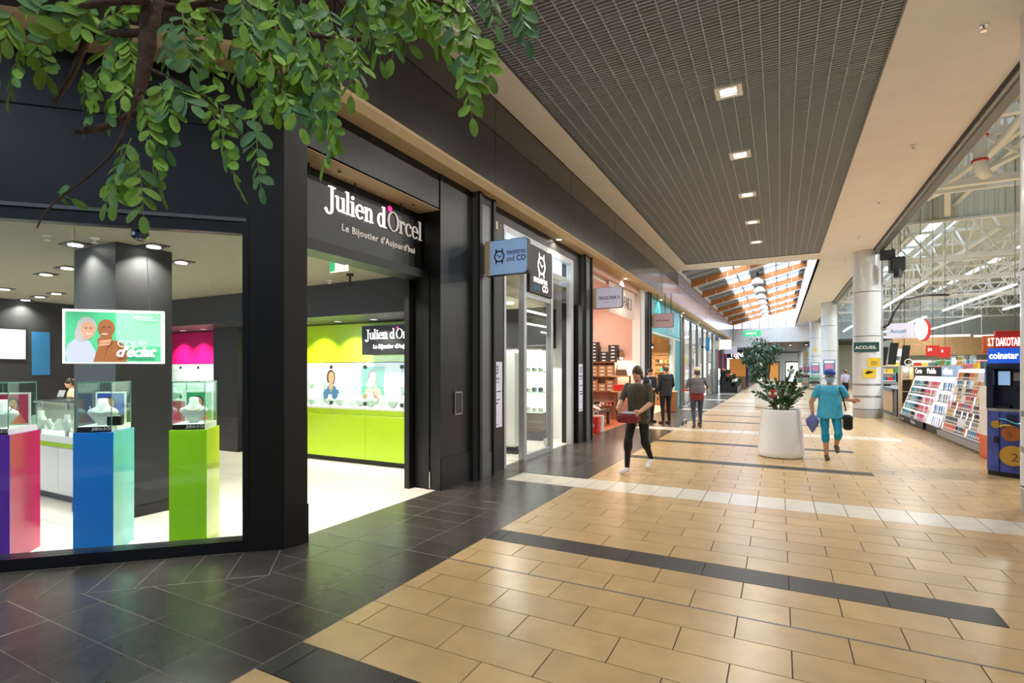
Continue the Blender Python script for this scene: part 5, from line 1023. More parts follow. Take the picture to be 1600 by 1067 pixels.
# clutter on top of the racks
for k, (yy, m, w, h) in enumerate(((13.2, 'fuchsia', .5, .1), (13.8, 'teal', .5, .1), (14.3, 'violet', .6, .16), (14.9, 'yellow', .3, .14), (15.3, 'flower_pink', .4, .12))):
    tag(MB().box(3.85, 4.15, yy-w/2, yy+w/2, 1.621, 1.621+h, .01).build('carton', m), '%s carton on top of the wide gift rack' % ['pink', 'turquoise', 'violet', 'yellow', 'pale pink'][k], 'carton')
for k in range(4):
    yy = 16.0+.62*k if k < 2 else 17.6+.9*(k-2); t = thing('clear_bin', 'clear plastic bin of small goods on the racks, %s from the coin machine' % nth[k], 'bin', (4.0, yy+.25, 1.62), 'clear bins')
    z = 1.451 if k < 2 else 1.421; z += .0; 
    MB().box(3.92, 3.926, yy, yy+.5, z, z+.5).box(4.15, 4.156, yy, yy+.5, z, z+.5).build('pane', 'glass_case', t); MB().box(3.92, 4.156, yy, yy+.5, z, z+.02).build('floor', 'white', t); MB().box(3.94, 4.14, yy+.03, yy+.47, z+.02, z+.3, .04).build('goods', rb.choice(['corkbox', 'plastic_grey', 'coral_print']), t)
pn = thing('blue_poster_board', 'tall blue poster panel at the near end of the wide gift rack', 'poster', (3.55, 12.7, 1.0)); MB().box(3.42, 4.2, 12.66, 12.72, .95, 1.75, .004).build('panel', 'tealblue', pn); prints('print', ['cyan', 'white', 'navyblack'], [(0, [(0, .25), (.76, .55), (.76, .6), (0, .32)]), (1, arc(.5, .17, .05, .03)), (1, arc(.2, .17, .05, .03)), (2, rect(.25, .5, .38, .55)), (1, rect(.1, .6, .62, .72))], (3.43, 12.658, .97), Xv, Zv, pn)
rs = thing('red_stand', 'low red and white display stand behind the coin machine', 'stand', (3.5, 12.1, 0)); MB().box(3.3, 3.75, 12.1, 12.55, .004, .42, .01).build('body', 'orange', rs); MB().box(3.3, 3.75, 12.1, 12.55, .42, 1.3).build('upper', 'white', rs)
dk_ = thing('red_sign', 'red sign board lettered DAKOTABOX above the coin machine', 'sign', (3.9, 11.9, 1.9)); MB().box(3.35, 4.6, 11.9, 12.0, 1.95, 2.28, .004).build('board', 'red', dk_); MB().box(3.2, 3.4, 11.95, 12.05, 1.9, 2.2).build('board_end', 'orange', dk_); text('S.T DAKOTABOX', .2, (3.24, 11.885, 2.02), Xv, mat='lit_sign', parent=dk_, sx=.34, offset=.004); MB().box(3.42, 3.48, 11.96, 12.0, .004, 1.95).build('post', 'charcoal', dk_); MB().box(4.5, 4.56, 11.96, 12.0, .004, 1.95).build('post', 'charcoal', dk_)
bm = thing('monitor_box', 'dark grey monitor box standing above the gift racks', 'monitor', (4.3, 14.2, 1.6)); MB().box(4.35, 4.9, 14.0, 14.8, 1.75, 2.3, .01).build('casing', 'darkgrey', bm); MB().box(4.34, 4.35, 14.1, 14.7, 1.85, 2.1).build('panel', 'plastic_grey', bm); MB().box(4.55, 4.7, 14.35, 14.45, .004, 1.75).build('stand', 'charcoal', bm)
for k, (x, yy, z, w, tx) in enumerate(((5.6, 18.5, 2.45, .5, 'PROMO'), (5.0, 24, 2.3, .4, ''), (5.4, 24.2, 2.25, .3, ''))):
    t = thing('red_hanging_sign', ['red hanging sign with white lettering over the coin machine', 'red hanging till sign, left of two', 'red hanging till sign, right of two'][k], 'sign', (x, yy, z)); MB().box(x-w/2, x+w/2, yy-.02, yy+.02, z-.2, z+.2).build('board', 'red', t); text(['PROMO', '24', '6'][k], .16, (x-w*.4, yy-.025, z), Xv, mat='lit_sign', parent=t, sx=.8); MB().bar((x, yy, z+.2), (x, yy, 8.6 if yy > 24 else 10.2), .012).build('cable', 'charcoal', t)
hs = thing('hanging_flag_sign', 'pale sign with a white and red round end hanging over the tills', 'sign', (4.6, 24, 2.9)); MB().box(3.5, 4.3, 23.2, 23.26, 2.75, 3.3).build('panel', 'sign_lilac', hs); MB().poly(arc(4.5, 3.05, .2, .38), (0, 23.3, 0), Xv, Zv, .1).build('round_end', 'white', hs); MB().poly(arc(4.62, 3.03, .2, .4), (0, 23.42, 0), Xv, Zv, .1).build('red_rim', 'red', hs); text('Accueil', .2, (3.6, 23.19, 2.95), Xv, mat='tealblue', parent=hs, sx=.8); MB().bar((3.9, 23.23, 3.3), (3.9, 23.23, 10.2), .015).build('cable', 'charcoal', hs); MB().bar((4.5, 23.3, 3.4), (4.5, 23.3, 10.2), .015).build('cable', 'charcoal', hs)
# ---- till and cubby shelf
tl = thing('checkout_counter', 'black and wood till counter beside the ACCUEIL column', 'counter', (3.9, 22.5, 0)); MB().box(3.55, 4.6, 21.7, 24.5, .004, .92).build('body', 'darkgrey', tl); MB().box(3.53, 3.55, 22.3, 24.4, .1, .85).build('wood_panel', 'lightwood', tl); MB().box(3.5, 4.65, 21.65, 24.55, .92, .97).build('top', 'plastic_grey', tl); MB().box(3.49, 3.5, 22.2, 24.4, .84, .97).build('green_edge', 'green_dark', tl)
for k, (x, yy) in enumerate(((3.9, 22.2), (4.2, 23.2), (4.1, 24.0))):
    t = thing('till_screen', 'dark till screen on the counter, %s' % ['nearest', 'middle', 'farthest'][k], 'screen', (x, yy, .97), 'till screens'); MB().box(x-.2, x+.2, yy-.02, yy+.02, 1.15, 1.5, .01).build('screen', 'black', t); MB().box(x-.03, x+.03, yy-.02, yy+.03, .972, 1.16).build('foot', 'charcoal', t)
for k, (x, yy) in enumerate(((3.7, 23.5), (4.5, 26), (4.0, 27.5))):
    t = thing('hanging_screen', 'tilted black screen hanging over the tills, %s' % ['nearest', 'middle', 'farthest'][k], 'panel', (x, yy, 2.3), 'hanging black panels'); MB().poly([(-.14, -.4), (.1, -.4), (.2, .4), (-.06, .4)], (x, yy, 2.2), Xv, Zv, .06).build('panel', 'black', t); MB().bar((x, yy, 2.6), (x, yy, 8.6 if yy > 24.2 else 10.2), .02).build('cable', 'charcoal', t)
cu_ = thing('cubby_shelf', 'narrow grey-beige cubby shelf between the till and the card rack', 'shelf', (3.7, 20.9, 0))
for x in (3.5, 3.8, 4.1): MB().box(x-.015, x+.015, 20.6, 21.1, .004, 1.72).build('upright', 'beige', cu_)
for z in (.1, .5, .9, 1.3, 1.7): MB().box(3.5, 4.1, 20.6, 21.1, z-.012, z+.012).build('board', 'beige', cu_)
MB().box(3.5, 4.1, 21.09, 21.11, .1, 1.7).build('back', 'plastic_grey', cu_)
gl = thing('globe_lamp', 'small glowing globe lamp above the cubby shelf', 'lamp', (3.65, 20.8, 1.72)); MB().ell((3.65, 20.85, 1.62), .07, .07, .08).build('bulb', 'lamp_on', gl); MB().tube([(3.72+math.cos(a)*.1, 20.85, 1.85+math.sin(a)*.1) for a in [2*math.pi*k/14 for k in range(15)]], .014, 6).build('ring', 'white', gl)
for k in range(3):
    yy = 27+5*k; t = thing('checkout_lane', 'grey till lane deep in the hall, %s behind the columns' % nth[k], 'counter', (6, yy, 0), 'till lanes'); MB().box(4.4, 6.8, yy, yy+.9, .004, .9).build('body', 'darkgrey', t); MB().box(4.35, 6.85, yy-.05, yy+.95, .9, .95).build('top', 'plastic_grey', t); MB().bar((4.6, yy+.4, .95), (4.6, yy+.4, 2.4), .05).build('pole', 'alu', t); MB().box(4.4, 4.8, yy+.35, yy+.45, 2.2, 2.5).build('lane_light', 'lit_white', t)
# ---- coin machine
cmn = thing('coin_machine', 'tall navy coin counting machine with coin pictures and blue header', 'machine', (3.15, 10.5, 0))
ang = math.radians(-30); C0 = Vector((2.80, 10.36))
def cx_(x, yy, z):
    x *= .74; return (C0.x+x*math.cos(ang)-yy*math.sin(ang), C0.y+x*math.sin(ang)+yy*math.cos(ang), z)
def prof(inset=0):   # bowed front
    return [(0+inset, .14)]+[(.0+inset+(.66-2*inset)*k/8, .14-.14*math.sin(math.pi*(.12+.76*k/8))**.6+inset) for k in range(9)]+[(.66-inset, .14), (.66-inset, .72), (0+inset, .72)]
def slab(z0, z1, i=0): return MB(cx_).rings([[(x, yy, z) for x, yy in prof(i)] for z in (z0, z1)])
slab(.004, .07, .01).build('foot', 'black', cmn); slab(.07, .98).build('lower_body', M('coin_print', '3a4a9a', .35, var=.5, vscale=5), cmn, smooth=False); slab(.98, 1.02, -.006).build('ledge', 'steel', cmn)
MB(cx_).box(0, .66, .22, .72, 1.02, 1.66).build('upper_back', 'coin_navy', cmn); MB(cx_).box(0, .1, .03, .22, 1.02, 1.66).build('cheek', 'coin_navy', cmn); MB(cx_).box(.56, .66, .03, .22, 1.02, 1.66).build('cheek', 'coin_navy', cmn); slab(1.62, 1.7, .0).build('lintel', 'coin_navy', cmn); slab(1.7, 1.93, .004).build('header', 'coin_blue', cmn)
MB(cx_).box(.12, .34, .17, .22, 1.34, 1.6).build('screen_frame', 'black', cmn); MB(cx_).box(.14, .32, .162, .17, 1.37, 1.58).build('screen', 'screen_blue', cmn); MB(cx_).box(.36, .52, .15, .22, 1.02, 1.6).build('reject_panel', 'coin_navy', cmn); MB(cx_).box(.38, .5, .142, .15, 1.44, 1.56).build('notice', 'plastic_grey', cmn); MB(cx_).box(.39, .49, .14, .15, 1.2, 1.22).build('slot', 'black', cmn); MB(cx_).box(.42, .47, .12, .15, 1.3, 1.34, .008).build('knob', 'black', cmn); MB(cx_).box(.1, .34, .1, .22, 1.02, 1.06).build('coin_tray', 'black', cmn)
fr = Vector((math.cos(ang), math.sin(ang), 0))
text('coinstar', .14, cx_(.06, -.022, 1.77), fr, mat='lit_sign', parent=cmn, offset=.003, sx=.72)
MB(cx_).box(.205, .212, -.006, .02, .08, .97).build('door_gap', 'black', cmn); MB(cx_).box(.13, .19, -.012, .02, .5, .6).build('lock_plate', 'black', cmn); MB(cx_).box(.33, .47, -.022, .0, .8, .93).build('instruction_plate', 'coin_navy', cmn)
for (x, z, r_, m, tx) in ((.40, .66, .115, 'bronze', '5'), (.42, .33, .15, 'gold', '20'), (.16, .78, .06, 'gold', '')):
    cn_ = MB().poly(arc(0, 0, r_, r_, n=28), cx_(x, -.018 if x > .3 else .012, z), fr, Zv, .01).build('coin_picture', m, cmn); MB().poly(arc(0, 0, r_*.82, r_*.82, n=28), cx_(x, -.028 if x > .3 else .002, z), fr, Zv, .003).build('coin_field', m, cn_)
    if tx: text(tx, r_*1.1, cx_(x-.02 if tx == '20' else x-r_*.55, -.033, z-r_*.5), fr, mat='brown', parent=cn_)
for k in range(2): MB().tube([cx_(.22+.05*q, -.016, .75+.09*k+.03*math.sin(q*.7+k)) for q in range(9)], .012, 5).build('print_stripe', ['yellow', 'cyan'][k], cmn)
# ---- notices and posters on the columns
ac = thing('column_sign', 'dark green ACCUEIL sign on the white column', 'sign', (2.55, 20.68, 2.35)); dirc = Vector((-2.62, -21.1, 0)).normalized(); rr = Vector((-dirc.y, dirc.x, 0)); rr = rr if rr.x > 0 else -rr
def onc(ci, dx, z, out=.405): c = COLS[ci].location; dd = Vector((-c.x, -c.y, 0)).normalized(); r_ = Vector((-dd.y, dd.x, 0)); r_ = r_ if r_.x > 0 else -r_; return Vector((c.x, c.y, 0))+dd*out+r_*dx+Vector((0, 0, z)), r_, dd
p, r_, dd = onc(1, 0, 0)
MB().poly(rect(-.36, .34, 2.2, 2.52), p, r_, Zv, .02).build('board', 'green_dark', ac); text('ACCUEIL', .145, p-r_*.31+Vector((0, 0, 2.3))+dd*.022, r_, mat='white', parent=ac, offset=.004, sx=.92, space=1.1)
for k, (dx, z, lab) in enumerate(((.02, 1.7, 'upper'), (-.1, 1.33, 'lower'))):
    t = thing('yellow_notice', '%s yellow notice on the ACCUEIL column' % lab, 'notice', p+r_*dx+Vector((0, 0, z)), 'yellow notices'); MB().poly(rect(dx, dx+.36, z, z+.3), p+dd*.005, r_, Zv, .003).build('sheet', 'yellow', t)
    if k: MB().poly([(dx+.05, z+.14), (dx+.12, z+.24), (dx+.32, z+.22), (dx+.22, z+.19), (dx+.3, z+.17), (dx+.16, z+.16), (dx+.2, z+.13)], p+dd*.009, r_, Zv, .002).build('emblem', 'navyblack', t)
    else:
        for q in range(4): MB().poly(rect(dx+.1, dx+.28-.03*(q % 2), z+.07+.035*q, z+.085+.035*q), p+dd*.009, r_, Zv, .002).build('text_line', 'wood', t)
for ci in (2, 3, 4, 5):
    p2, r2_, d2 = onc(ci, 0, 0); t = thing('blue_poster', 'blue poster with a pink figure on the %s column' % ['', '', 'column behind the woman,', 'third receding', 'fourth receding', 'farthest'][ci].replace('column behind the woman,', 'second receding'), 'poster', p2+Vector((0, 0, 1.4)), 'column posters')
    MB().poly(rect(-.3, .3, 1.35, 2.2), p2, r2_, Zv, .01).build('sheet', 'tealblue', t); MB().poly(rect(-.22, .22, 1.5, 1.95), p2+d2*.011, r2_, Zv, .002).build('picture', 'flower_pink', t); MB().poly(rect(-.25, .25, 2.0, 2.15), p2+d2*.011, r2_, Zv, .002).build('title', 'white', t)
    if ci in (3, 4): MB().poly(rect(-.1, .1, 3.1, 3.45), p2, r2_, Zv, .01).build('yellow_plate', 'yellow', t)
    if ci > 2:
        for q in range(3):
            bt = thing('bargain_bin', '%s small wire shelf at the foot of the %s receding column' % (['lowest', 'middle', 'upper'][q], nth[ci-1]), 'shelf', p2+d2*.3+Vector((0, 0, .3*q)), 'wire shelves'); MB().box(p2.x-.5, p2.x+.4, p2.y-.5, p2.y-.1, .1+.36*q, .14+.36*q).build('board', 'plastic_grey', bt); MB().box(p2.x-.45, p2.x+.3, p2.y-.45, p2.y-.15, .141+.36*q, .3+.36*q, .02).build('goods', rb.choice(['green_print', 'offwhite', 'charcoal', 'beige']), bt)
            if q == 0: MB().box(p2.x-.5, p2.x-.46, p2.y-.5, p2.y-.46, .004, 1.2).box(p2.x+.36, p2.x+.4, p2.y-.5, p2.y-.46, .004, 1.2).build('posts', 'charcoal', bt)
sk = thing('speaker_cluster', 'black motor box and cables at the corner of the grille track', 'motor', (3.3, 20.5, 5.2)); MB().box(3.15, 3.55, 20.2, 20.7, 4.75, 5.2, .03).build('box', 'black', sk); MB().cyl((3.35, 20.3, 4.55), .12, .25).build('drum', 'charcoal', sk); MB().box(2.9, 3.3, 20.4, 20.5, 5.15, 5.47).build('mount', 'charcoal', sk); MB().tube([(3.3, 20.4, 5.15), (3.2, 20.2, 5.3), (3.15, 19.8, 5.38)], .02, 6).build('cable', 'black', sk)
bcab = tag(MB().tube([(3.06, 20.95, 3.0), (3.2, 20.9, 3.1), (3.35, 20.9, 3.5), (3.6, 21.0, 3.9), (4.3, 21.3, 4.05), (5.0, 22, 4.1)], .035, 8).build('black_hose', 'black'), 'thick black cable arching beside the ACCUEIL column', 'cable')
# ================================================================= PLANTERS AND TREE
def planter(x, yy, s, lab):
    t = thing('planter', lab, 'planter', (x, yy, 0), 'white planters')
    MB().lathe([(.30*s, .004), (.36*s, .012*s), (.385*s, .05*s), (.39*s, .10*s), (.375*s, .35*s), (.35*s, .6*s), (.33*s, .84*s), (.322*s, .868*s), (.312*s, .875*s), (.302*s, .865*s), (.305*s, .8*s)], (x, yy, 0), 48).build('pot', 'white_gloss', t, smooth='auto')
    MB().lathe([(.306*s, .8*s), (.15*s, .82*s), (.001, .83*s)], (x, yy, 0), 24).build('soil', 'soil', t)
    MB().lathe([(.29*s, .0), (.29*s, .004)], (x, yy, 0), 24).build('foot_ring', 'black', t)
    return t
planter(.02, 10.84, 1.0, 'large white round planter in the middle of the walkway')
planter(-.5, 24.6, 1.15, 'second white planter farther down the walkway, carrying the leafy tree')
rp = random.Random(11)
def leafm(L, W, fold=.18, n=5):
    V = []; Fc = []
    for i in range(n+1):
        q = i/n; w_ = W*math.sin(math.pi*min(1, q*.97+.03))**.75*(.5 if i in (0,) else 1); 
        if i == n: w_ = 0.0008
        z = -.12*L*q*q
        V += [(L*q, -w_, z+fold*w_), (L*q, 0, z), (L*q, w_, z+fold*w_)]
    for i in range(n):
        a = 3*i; Fc += [(a, a+3, a+4, a+1), (a+1, a+4, a+5, a+2)]
    return V, Fc
def orient(p, d, up):
    d = d.normalized(); s_ = d.cross(up)
    s_ = s_.normalized() if s_.length > 1e-4 else Vector((1, 0, 0))
    n_ = s_.cross(d); m = Matrix((d, s_, n_)).transposed().to_4x4(); m.translation = p; return m
zz = thing('zamioculcas', 'glossy dark green leafy plant in the large white planter', 'plant', (.02, 10.84, .82))
lV, lF = leafm(.1, .027, .12, 4)
lm = bpy.data.meshes.new('leaf'); lm.from_pydata(lV, [], lF); lm.materials.append(MATS['plant_leaf'])
stems = [(.0, -.02, .16, -.06, .80), (.05, 0, .3, .02, .74), (-.05, .02, -.42, .05, .36), (-.03, -.05, -.3, -.05, .5), (.03, .06, .12, .2, .6), (.07, -.05, .36, -.1, .45), (-.08, 0, -.2, .1, .62), (.1, .03, .22, -.02, .56), (.0, .08, -.08, .25, .58), (-.02, -.08, .02, -.22, .52), (.06, -.08, .2, -.2, .36), (-.06, -.04, -.14, -.2, .42), (.1, 0, .3, .1, .3), (-.1, .05, -.26, .15, .3)]
for (bx0, by0, ex_, ey_, h_) in stems:
    b0 = Vector((.02+bx0, 10.84+by0, .8)); e0 = Vector((.02+ex_, 10.84+ey_, .8+h_)); mid = (b0+e0)/2+Vector((-(ex_-bx0)*.22, -(ey_-by0)*.22, .06))
    pts = [b0*(1-q)**2+mid*2*q*(1-q)+e0*q*q for q in [k/8 for k in range(9)]]
    st_ = MB().tube(pts, [.014-.009*k/8 for k in range(9)], 6).build('stem', 'stem', zz)
    n = int(h_/.055)+2
    for k in range(n):
        q = .28+.72*k/n; i = min(7, int(q*8)); p = pts[i].lerp(pts[i+1], q*8-i); d = (pts[i+1]-pts[i]).normalized(); s_ = d.cross(Vector((math.sin(k*.4), math.cos(k*.4+1), .2))).normalized()
        for sg in (-1, 1):
            o = link('leaf', lm, st_); o.matrix_basis = orient(p, s_*sg+d*.75+Vector((rp.uniform(-.2, .2), rp.uniform(-.2, .2), .1)), Vector((0, -.6, .8)))@Matrix.Scale(rp.uniform(.75, 1.15), 4)
    o = link('leaf', lm, st_); o.matrix_basis = orient(pts[-1], pts[-1]-pts[-2], Vector((0, -1, .3)))
fl = thing('red_flower', 'small red and white flower among the dark leaves of the planter', 'flower', (-.08, 10.7, 1.12))
for k in range(6): a = k*1.05; MB().ell((-.11+.045*math.cos(a), 10.62, 1.17+.045*math.sin(a)), .032, .015, .032, 8, 6).build('petal', 'flower_red' if k % 3 else 'flower_white', fl, smooth=True)
MB().tube([(-.11, 10.64, 1.17), (-.05, 10.75, .95), (-.03, 10.8, .82)], .005, 5).build('stem', 'stem', fl)
# leafy tree in the second planter
ft = thing('potted_tree', 'leafy ficus tree with a dense crown standing in the second planter', 'tree', (-.5, 24.6, .93))
MB().tube([(-.5, 24.6, .92), (-.53, 24.62, 1.6), (-.47, 24.58, 2.3), (-.55, 24.6, 2.9)], [.055, .045, .04, .02], 8).build('trunk', 'bark', ft); MB().tube([(-.45, 24.58, .92), (-.38, 24.6, 1.7), (-.3, 24.6, 2.6)], [.045, .035, .02], 8).build('trunk', 'bark', ft)
lv2, lf2 = leafm(.19, .036, .15, 3); fm = bpy.data.meshes.new('leaf'); fm.from_pydata(lv2, [], lf2); fm.materials.append(MATS['plant_leaf'])
rest = MB(); cnt = 0
clumps = [(-.55, 0, 3.1, .55), (-1.1, .1, 2.75, .5), (.05, 0, 2.75, .5), (-.5, -.2, 2.5, .6), (-.95, .2, 2.2, .45), (.25, .1, 2.3, .45), (-.6, -.1, 1.9, .4), (-.2, 0, 1.75, .35), (.75, 0, 2.85, .32), (-1.25, 0, 2.3, .3), (-.75, 0, 1.5, .35)]
for (cx0, cy0, cz0, r_) in clumps:
    cx0 = -.8+(cx0+.5)*.55; cz0 = 1.0+(cz0-1.1)*.9; r_ *= .72
    e_ = Vector((cx0, 24.6+cy0, cz0)); MB().tube([(-.5, 24.6, max(1.3, cz0-.8)), e_], [.018, .006], 5).build('branch', 'bark', ft)
    for k in range(100):
        v = Vector((rp.gauss(0, 1), rp.gauss(0, 1), rp.gauss(0, .7))).normalized()*r_*rp.uniform(.35, 1); p = e_+v; m = orient(p, v+Vector((0, 0, -.25)), Vector((0, -.4, .9)))@Matrix.Scale(rp.uniform(.7, 1.1), 4)
        if cnt < 300 and v.y < 0: o = link('leaf', fm, ft); o.matrix_basis = m; cnt += 1
        else: rest.add([m@Vector(q) for q in lv2], lf2)
rest.build('foliage', 'plant_leaf', ft, kind='stuff')
# ---------------------------------------------------------------- artificial tree hanging into the picture
tr_ = thing('hanging_tree', 'green-leaved tree with brown limbs hanging in from the upper left', 'tree', at(240, -260, 2.0))
def pix(L, d): return [at(u, v, d if len(q) == 0 else q[0]) for u, v, *q in L]
def limb(L, r0, r1, d=2.0, name='branch', seg=10):
    P = pix(L, d); n = len(P); S = []
    for i in range(n-1):
        for k in range(4):
            q = k/4; p0 = P[max(i-1, 0)]; p1 = P[i]; p2 = P[i+1]; p3 = P[min(i+2, n-1)]
            S.append(.5*((2*p1)+(p2-p0)*q+(2*p0-5*p1+4*p2-p3)*q*q+(3*p1-p0-3*p2+p3)*q**3))
    S.append(P[-1]); R = [r0+(r1-r0)*i/(len(S)-1) for i in range(len(S))]
    R = [r*(1+.09*math.sin(i*2.3)) for i, r in enumerate(R)] if r0 > .01 else R
    return MB().tube(S, R, seg).build(name, 'bark', tr_, smooth=True)
limb([(262, -420, 2.05), (245, -160, 2.05), (240, -20), (233, 40), (228, 90), (216, 150)], .05, .02)
limb([(228, 52), (190, 52), (140, 58), (128, 80), (112, 118), (84, 160)], .017, .009)
limb([(222, 172), (200, 182), (165, 198), (120, 206)], .016, .012)
limb([(216, 150), (222, 172), (228, 200)], .018, .008)
limb([(216, 140), (185, 225), (150, 265), (100, 305), (72, 330), (58, 356)], .006, .0025, 1.95, 'twig', 6)
limb([(238, 110), (300, 140), (345, 175), (390, 225), (400, 240)], .008, .003, 2.0, 'twig', 6)
limb([(240, 10), (330, 20), (430, 40), (520, 60), (600, 60)], .02, .008, 2.1, 'branch')
limb([(300, 10), (420, -20), (560, -30), (700, 10), (735, 50)], .014, .005, 2.05, 'branch')
limb([(600, -30), (720, -40), (800, -10), (826, 50)], .01, .003, 2.0, 'twig', 6)
limb([(235, 0), (130, 10), (60, 50), (0, 45), (-40, 60)], .014, .006, 1.95, 'branch')
limb([(430, 40), (440, 120), (425, 190)], .006, .003, 2.05, 'twig', 6)
limb([(600, 60), (602, 110), (610, 150)], .003, .002, 2.0, 'twig', 6)
LV = []
def oval(L, W, fold):
    V = []; Fc = []; Q = ((0, .1), (.1, .5), (.3, .88), (.55, 1), (.78, .9), (.93, .55), (1, .08))
    for q, k in Q: z = -.1*L*q*q; V += [(L*q, -W*k, z+fold*W*k), (L*q, 0, z), (L*q, W*k, z+fold*W*k)]
    for i in range(len(Q)-1): a = 3*i; Fc += [(a, a+3, a+4, a+1), (a+1, a+4, a+5, a+2)]
    return V, Fc
for (L_, W_) in ((.068, .0168), (.058, .0152), (.076, .0185)):
    v, f = oval(L_, W_, .2); me = bpy.data.meshes.new('leaf'); me.from_pydata(v, [], f); me.materials.append(MATS['leaf']); me.polygons.foreach_set('use_smooth', [True]*len(f)); LV.append((v, f, me))
mc = []
for v, f, me in LV: m2 = me.copy(); m2.materials.clear(); m2.materials.append(MATS['leaf_cool']); mc.append(m2)
leaves = []
def spray(u0, v0, u1, v1, d, n=6, dd=0, cool=.25, size=1.0, bend=.12):
    a = at(u0, v0, d); b = at(u1, v1, d+dd); mid = (a+b)/2+Vector((rp.uniform(-1, 1), rp.uniform(-1, 1), .4))*bend*(b-a).length
    pts = [a*(1-q)**2+mid*2*q*(1-q)+b*q*q for q in [k/6 for k in range(7)]]
    MB().tube(pts, [.0028-.0016*k/6 for k in range(7)], 5).build('leaf_stalk', 'stem', tr_)
    roll = rp.uniform(-.9, .9); fwd = Vector((sY, -cY, 0)); cl = rp.random() < cool
    n = max(1, int(round(n*.8)))
    for k in range(n):
        q = .12+.86*k/n; i = min(5, int(q*6)); p = pts[i].lerp(pts[i+1], q*6-i); t_ = (pts[i+1]-pts[i]).normalized()
        s_ = t_.cross(fwd)
        if s_.length < .1: s_ = Vector((cY, sY, 0))
        s_.normalize(); s_ = (Matrix.Rotation(roll+rp.uniform(-.35, .35), 3, t_)@s_)
        for sg in (-1, 1):
            if rp.random() < .05: continue
            dr = s_*sg*rp.uniform(.8, 1.1)+t_*rp.uniform(.45, .95)+Vector((0, 0, -.15)); up = s_.cross(t_)*1.0+Vector((rp.uniform(-.5, .5), rp.uniform(-.5, .5), rp.uniform(0, .7)))
            leaves.append((orient(p, dr, up)@Matrix.Scale(rp.uniform(.8, 1.12)*size, 4), rp.randrange(3), cl if rp.random() < .8 else not cl))
    leaves.append((orient(pts[-1], (pts[-1]-pts[-2])+Vector((.001, 0, 0)), s_.cross(t_)), 0, cl))
S = [(222, 148, 234, 218, 1.95, 6), (205, 215, 166, 318, 1.95, 8), (228, 215, 254, 300, 1.95, 8), (216, 240, 224, 338, 1.9, 8), (190, 235, 178, 318, 2.0, 6), (345, 178, 374, 292, 2.0, 8), (322, 165, 352, 235, 2.05, 5), (402, 195, 408, 292, 1.95, 7), (440, 140, 470, 200, 2.0, 6), (418, 120, 405, 190, 2.05, 6), (520, 195, 507, 258, 2.0, 6), (500, 130, 525, 215, 2.05, 7), (480, 140, 495, 200, 2.1, 6),
 (45, 60, 15, 148, 1.85, 7), (60, 65, 75, 120, 1.9, 5), (10, 50, -20, 130, 1.85, 6), (110, 45, 60, 70, 1.9, 6), (60, 30, 66, 5, 1.9, 4), (20, 20, 10, 60, 1.8, 6), (140, 15, 110, 40, 1.95, 5), (160, 30, 190, 20, 2.0, 5),
 (700, 25, 738, 185, 1.95, 11), (720, 35, 765, 118, 1.95, 8), (740, 50, 748, 150, 2.0, 8), (690, 10, 700, 85, 2.05, 6), (715, -20, 735, 45, 1.95, 6), (640, -10, 612, 92, 1.95, 8), (650, 20, 690, 75, 2.0, 6), (760, -30, 775, 40, 1.95, 6), (805, -25, 824, 62, 1.95, 7), (570, 10, 595, 95, 1.95, 8), (600, 30, 640, 70, 1.95, 6), (555, 60, 560, 125, 2.0, 6), (535, 50, 548, 150, 2.05, 7), (470, 20, 480, 110, 1.95, 8), (440, 10, 425, 100, 1.95, 8), (510, 10, 530, 90, 1.95, 8), (405, 10, 380, 95, 2.0, 7), (370, 0, 340, 60, 2.0, 6), (330, 10, 320, 80, 2.0, 6), (285, 20, 300, 110, 1.95, 7), (270, 30, 262, 110, 2.0, 6), (300, 60, 335, 120, 2.05, 6), (365, 60, 372, 130, 2.05, 6),
 (130, 110, 138, 165, 2.0, 6), (165, 75, 150, 150, 2.0, 7), (180, 90, 195, 150, 2.0, 6), (150, 150, 135, 190, 2.0, 5), (175, 150, 170, 185, 2.0, 5), (210, 100, 190, 170, 2.05, 6), (250, 130, 268, 180, 1.95, 6), (240, 160, 262, 235, 2.0, 6), (260, 120, 300, 165, 1.95, 6), (300, 140, 350, 165, 2.0, 5), (345, 170, 385, 190, 2.0, 5),
 (200, 60, 210, 110, 2.0, 6), (130, 55, 105, 62, 1.95, 4), (180, 20, 175, 70, 2.0, 6), (100, 10, 130, 45, 1.95, 5), (410, 60, 440, 130, 2.1, 7), (520, 100, 515, 170, 2.1, 7), (395, 100, 430, 160, 2.1, 6), (460, 90, 455, 175, 2.1, 7), (490, 60, 470, 150, 2.1, 7), (560, 0, 545, 70, 2.1, 6), (580, -20, 610, 40, 2.1, 6), (500, -20, 495, 60, 2.1, 6), (440, -30, 450, 50, 2.1, 6), (380, -30, 400, 40, 2.1, 6), (310, -30, 300, 40, 2.1, 6), (90, 300, 112, 312, 1.95, 1)]
for q in S: spray(*q)
for _ in range(26):
    u = rp.uniform(385, 560); v = rp.uniform(-40, 130); spray(u, v, u+rp.uniform(-25, 30), v+rp.uniform(50, 85), rp.uniform(2.05, 2.4), 6, cool=.4)
for _ in range(16):
    u = rp.uniform(560, 720); v = rp.uniform(-60, 5); spray(u, v, u+rp.uniform(-25, 30), v+rp.uniform(40, 60), rp.uniform(2.05, 2.3), 6, cool=.3)
for _ in range(9):
    u = rp.uniform(60, 390); v = rp.uniform(-80, -5); spray(u, v, u+rp.uniform(-30, 30), v+rp.uniform(40, 60), rp.uniform(1.9, 2.3), 6, cool=.3)
def dkey(L): p = L[0].translation; return -sY*p.x+cY*p.y
leaves.sort(key=dkey)
restw, restc = MB(), MB()
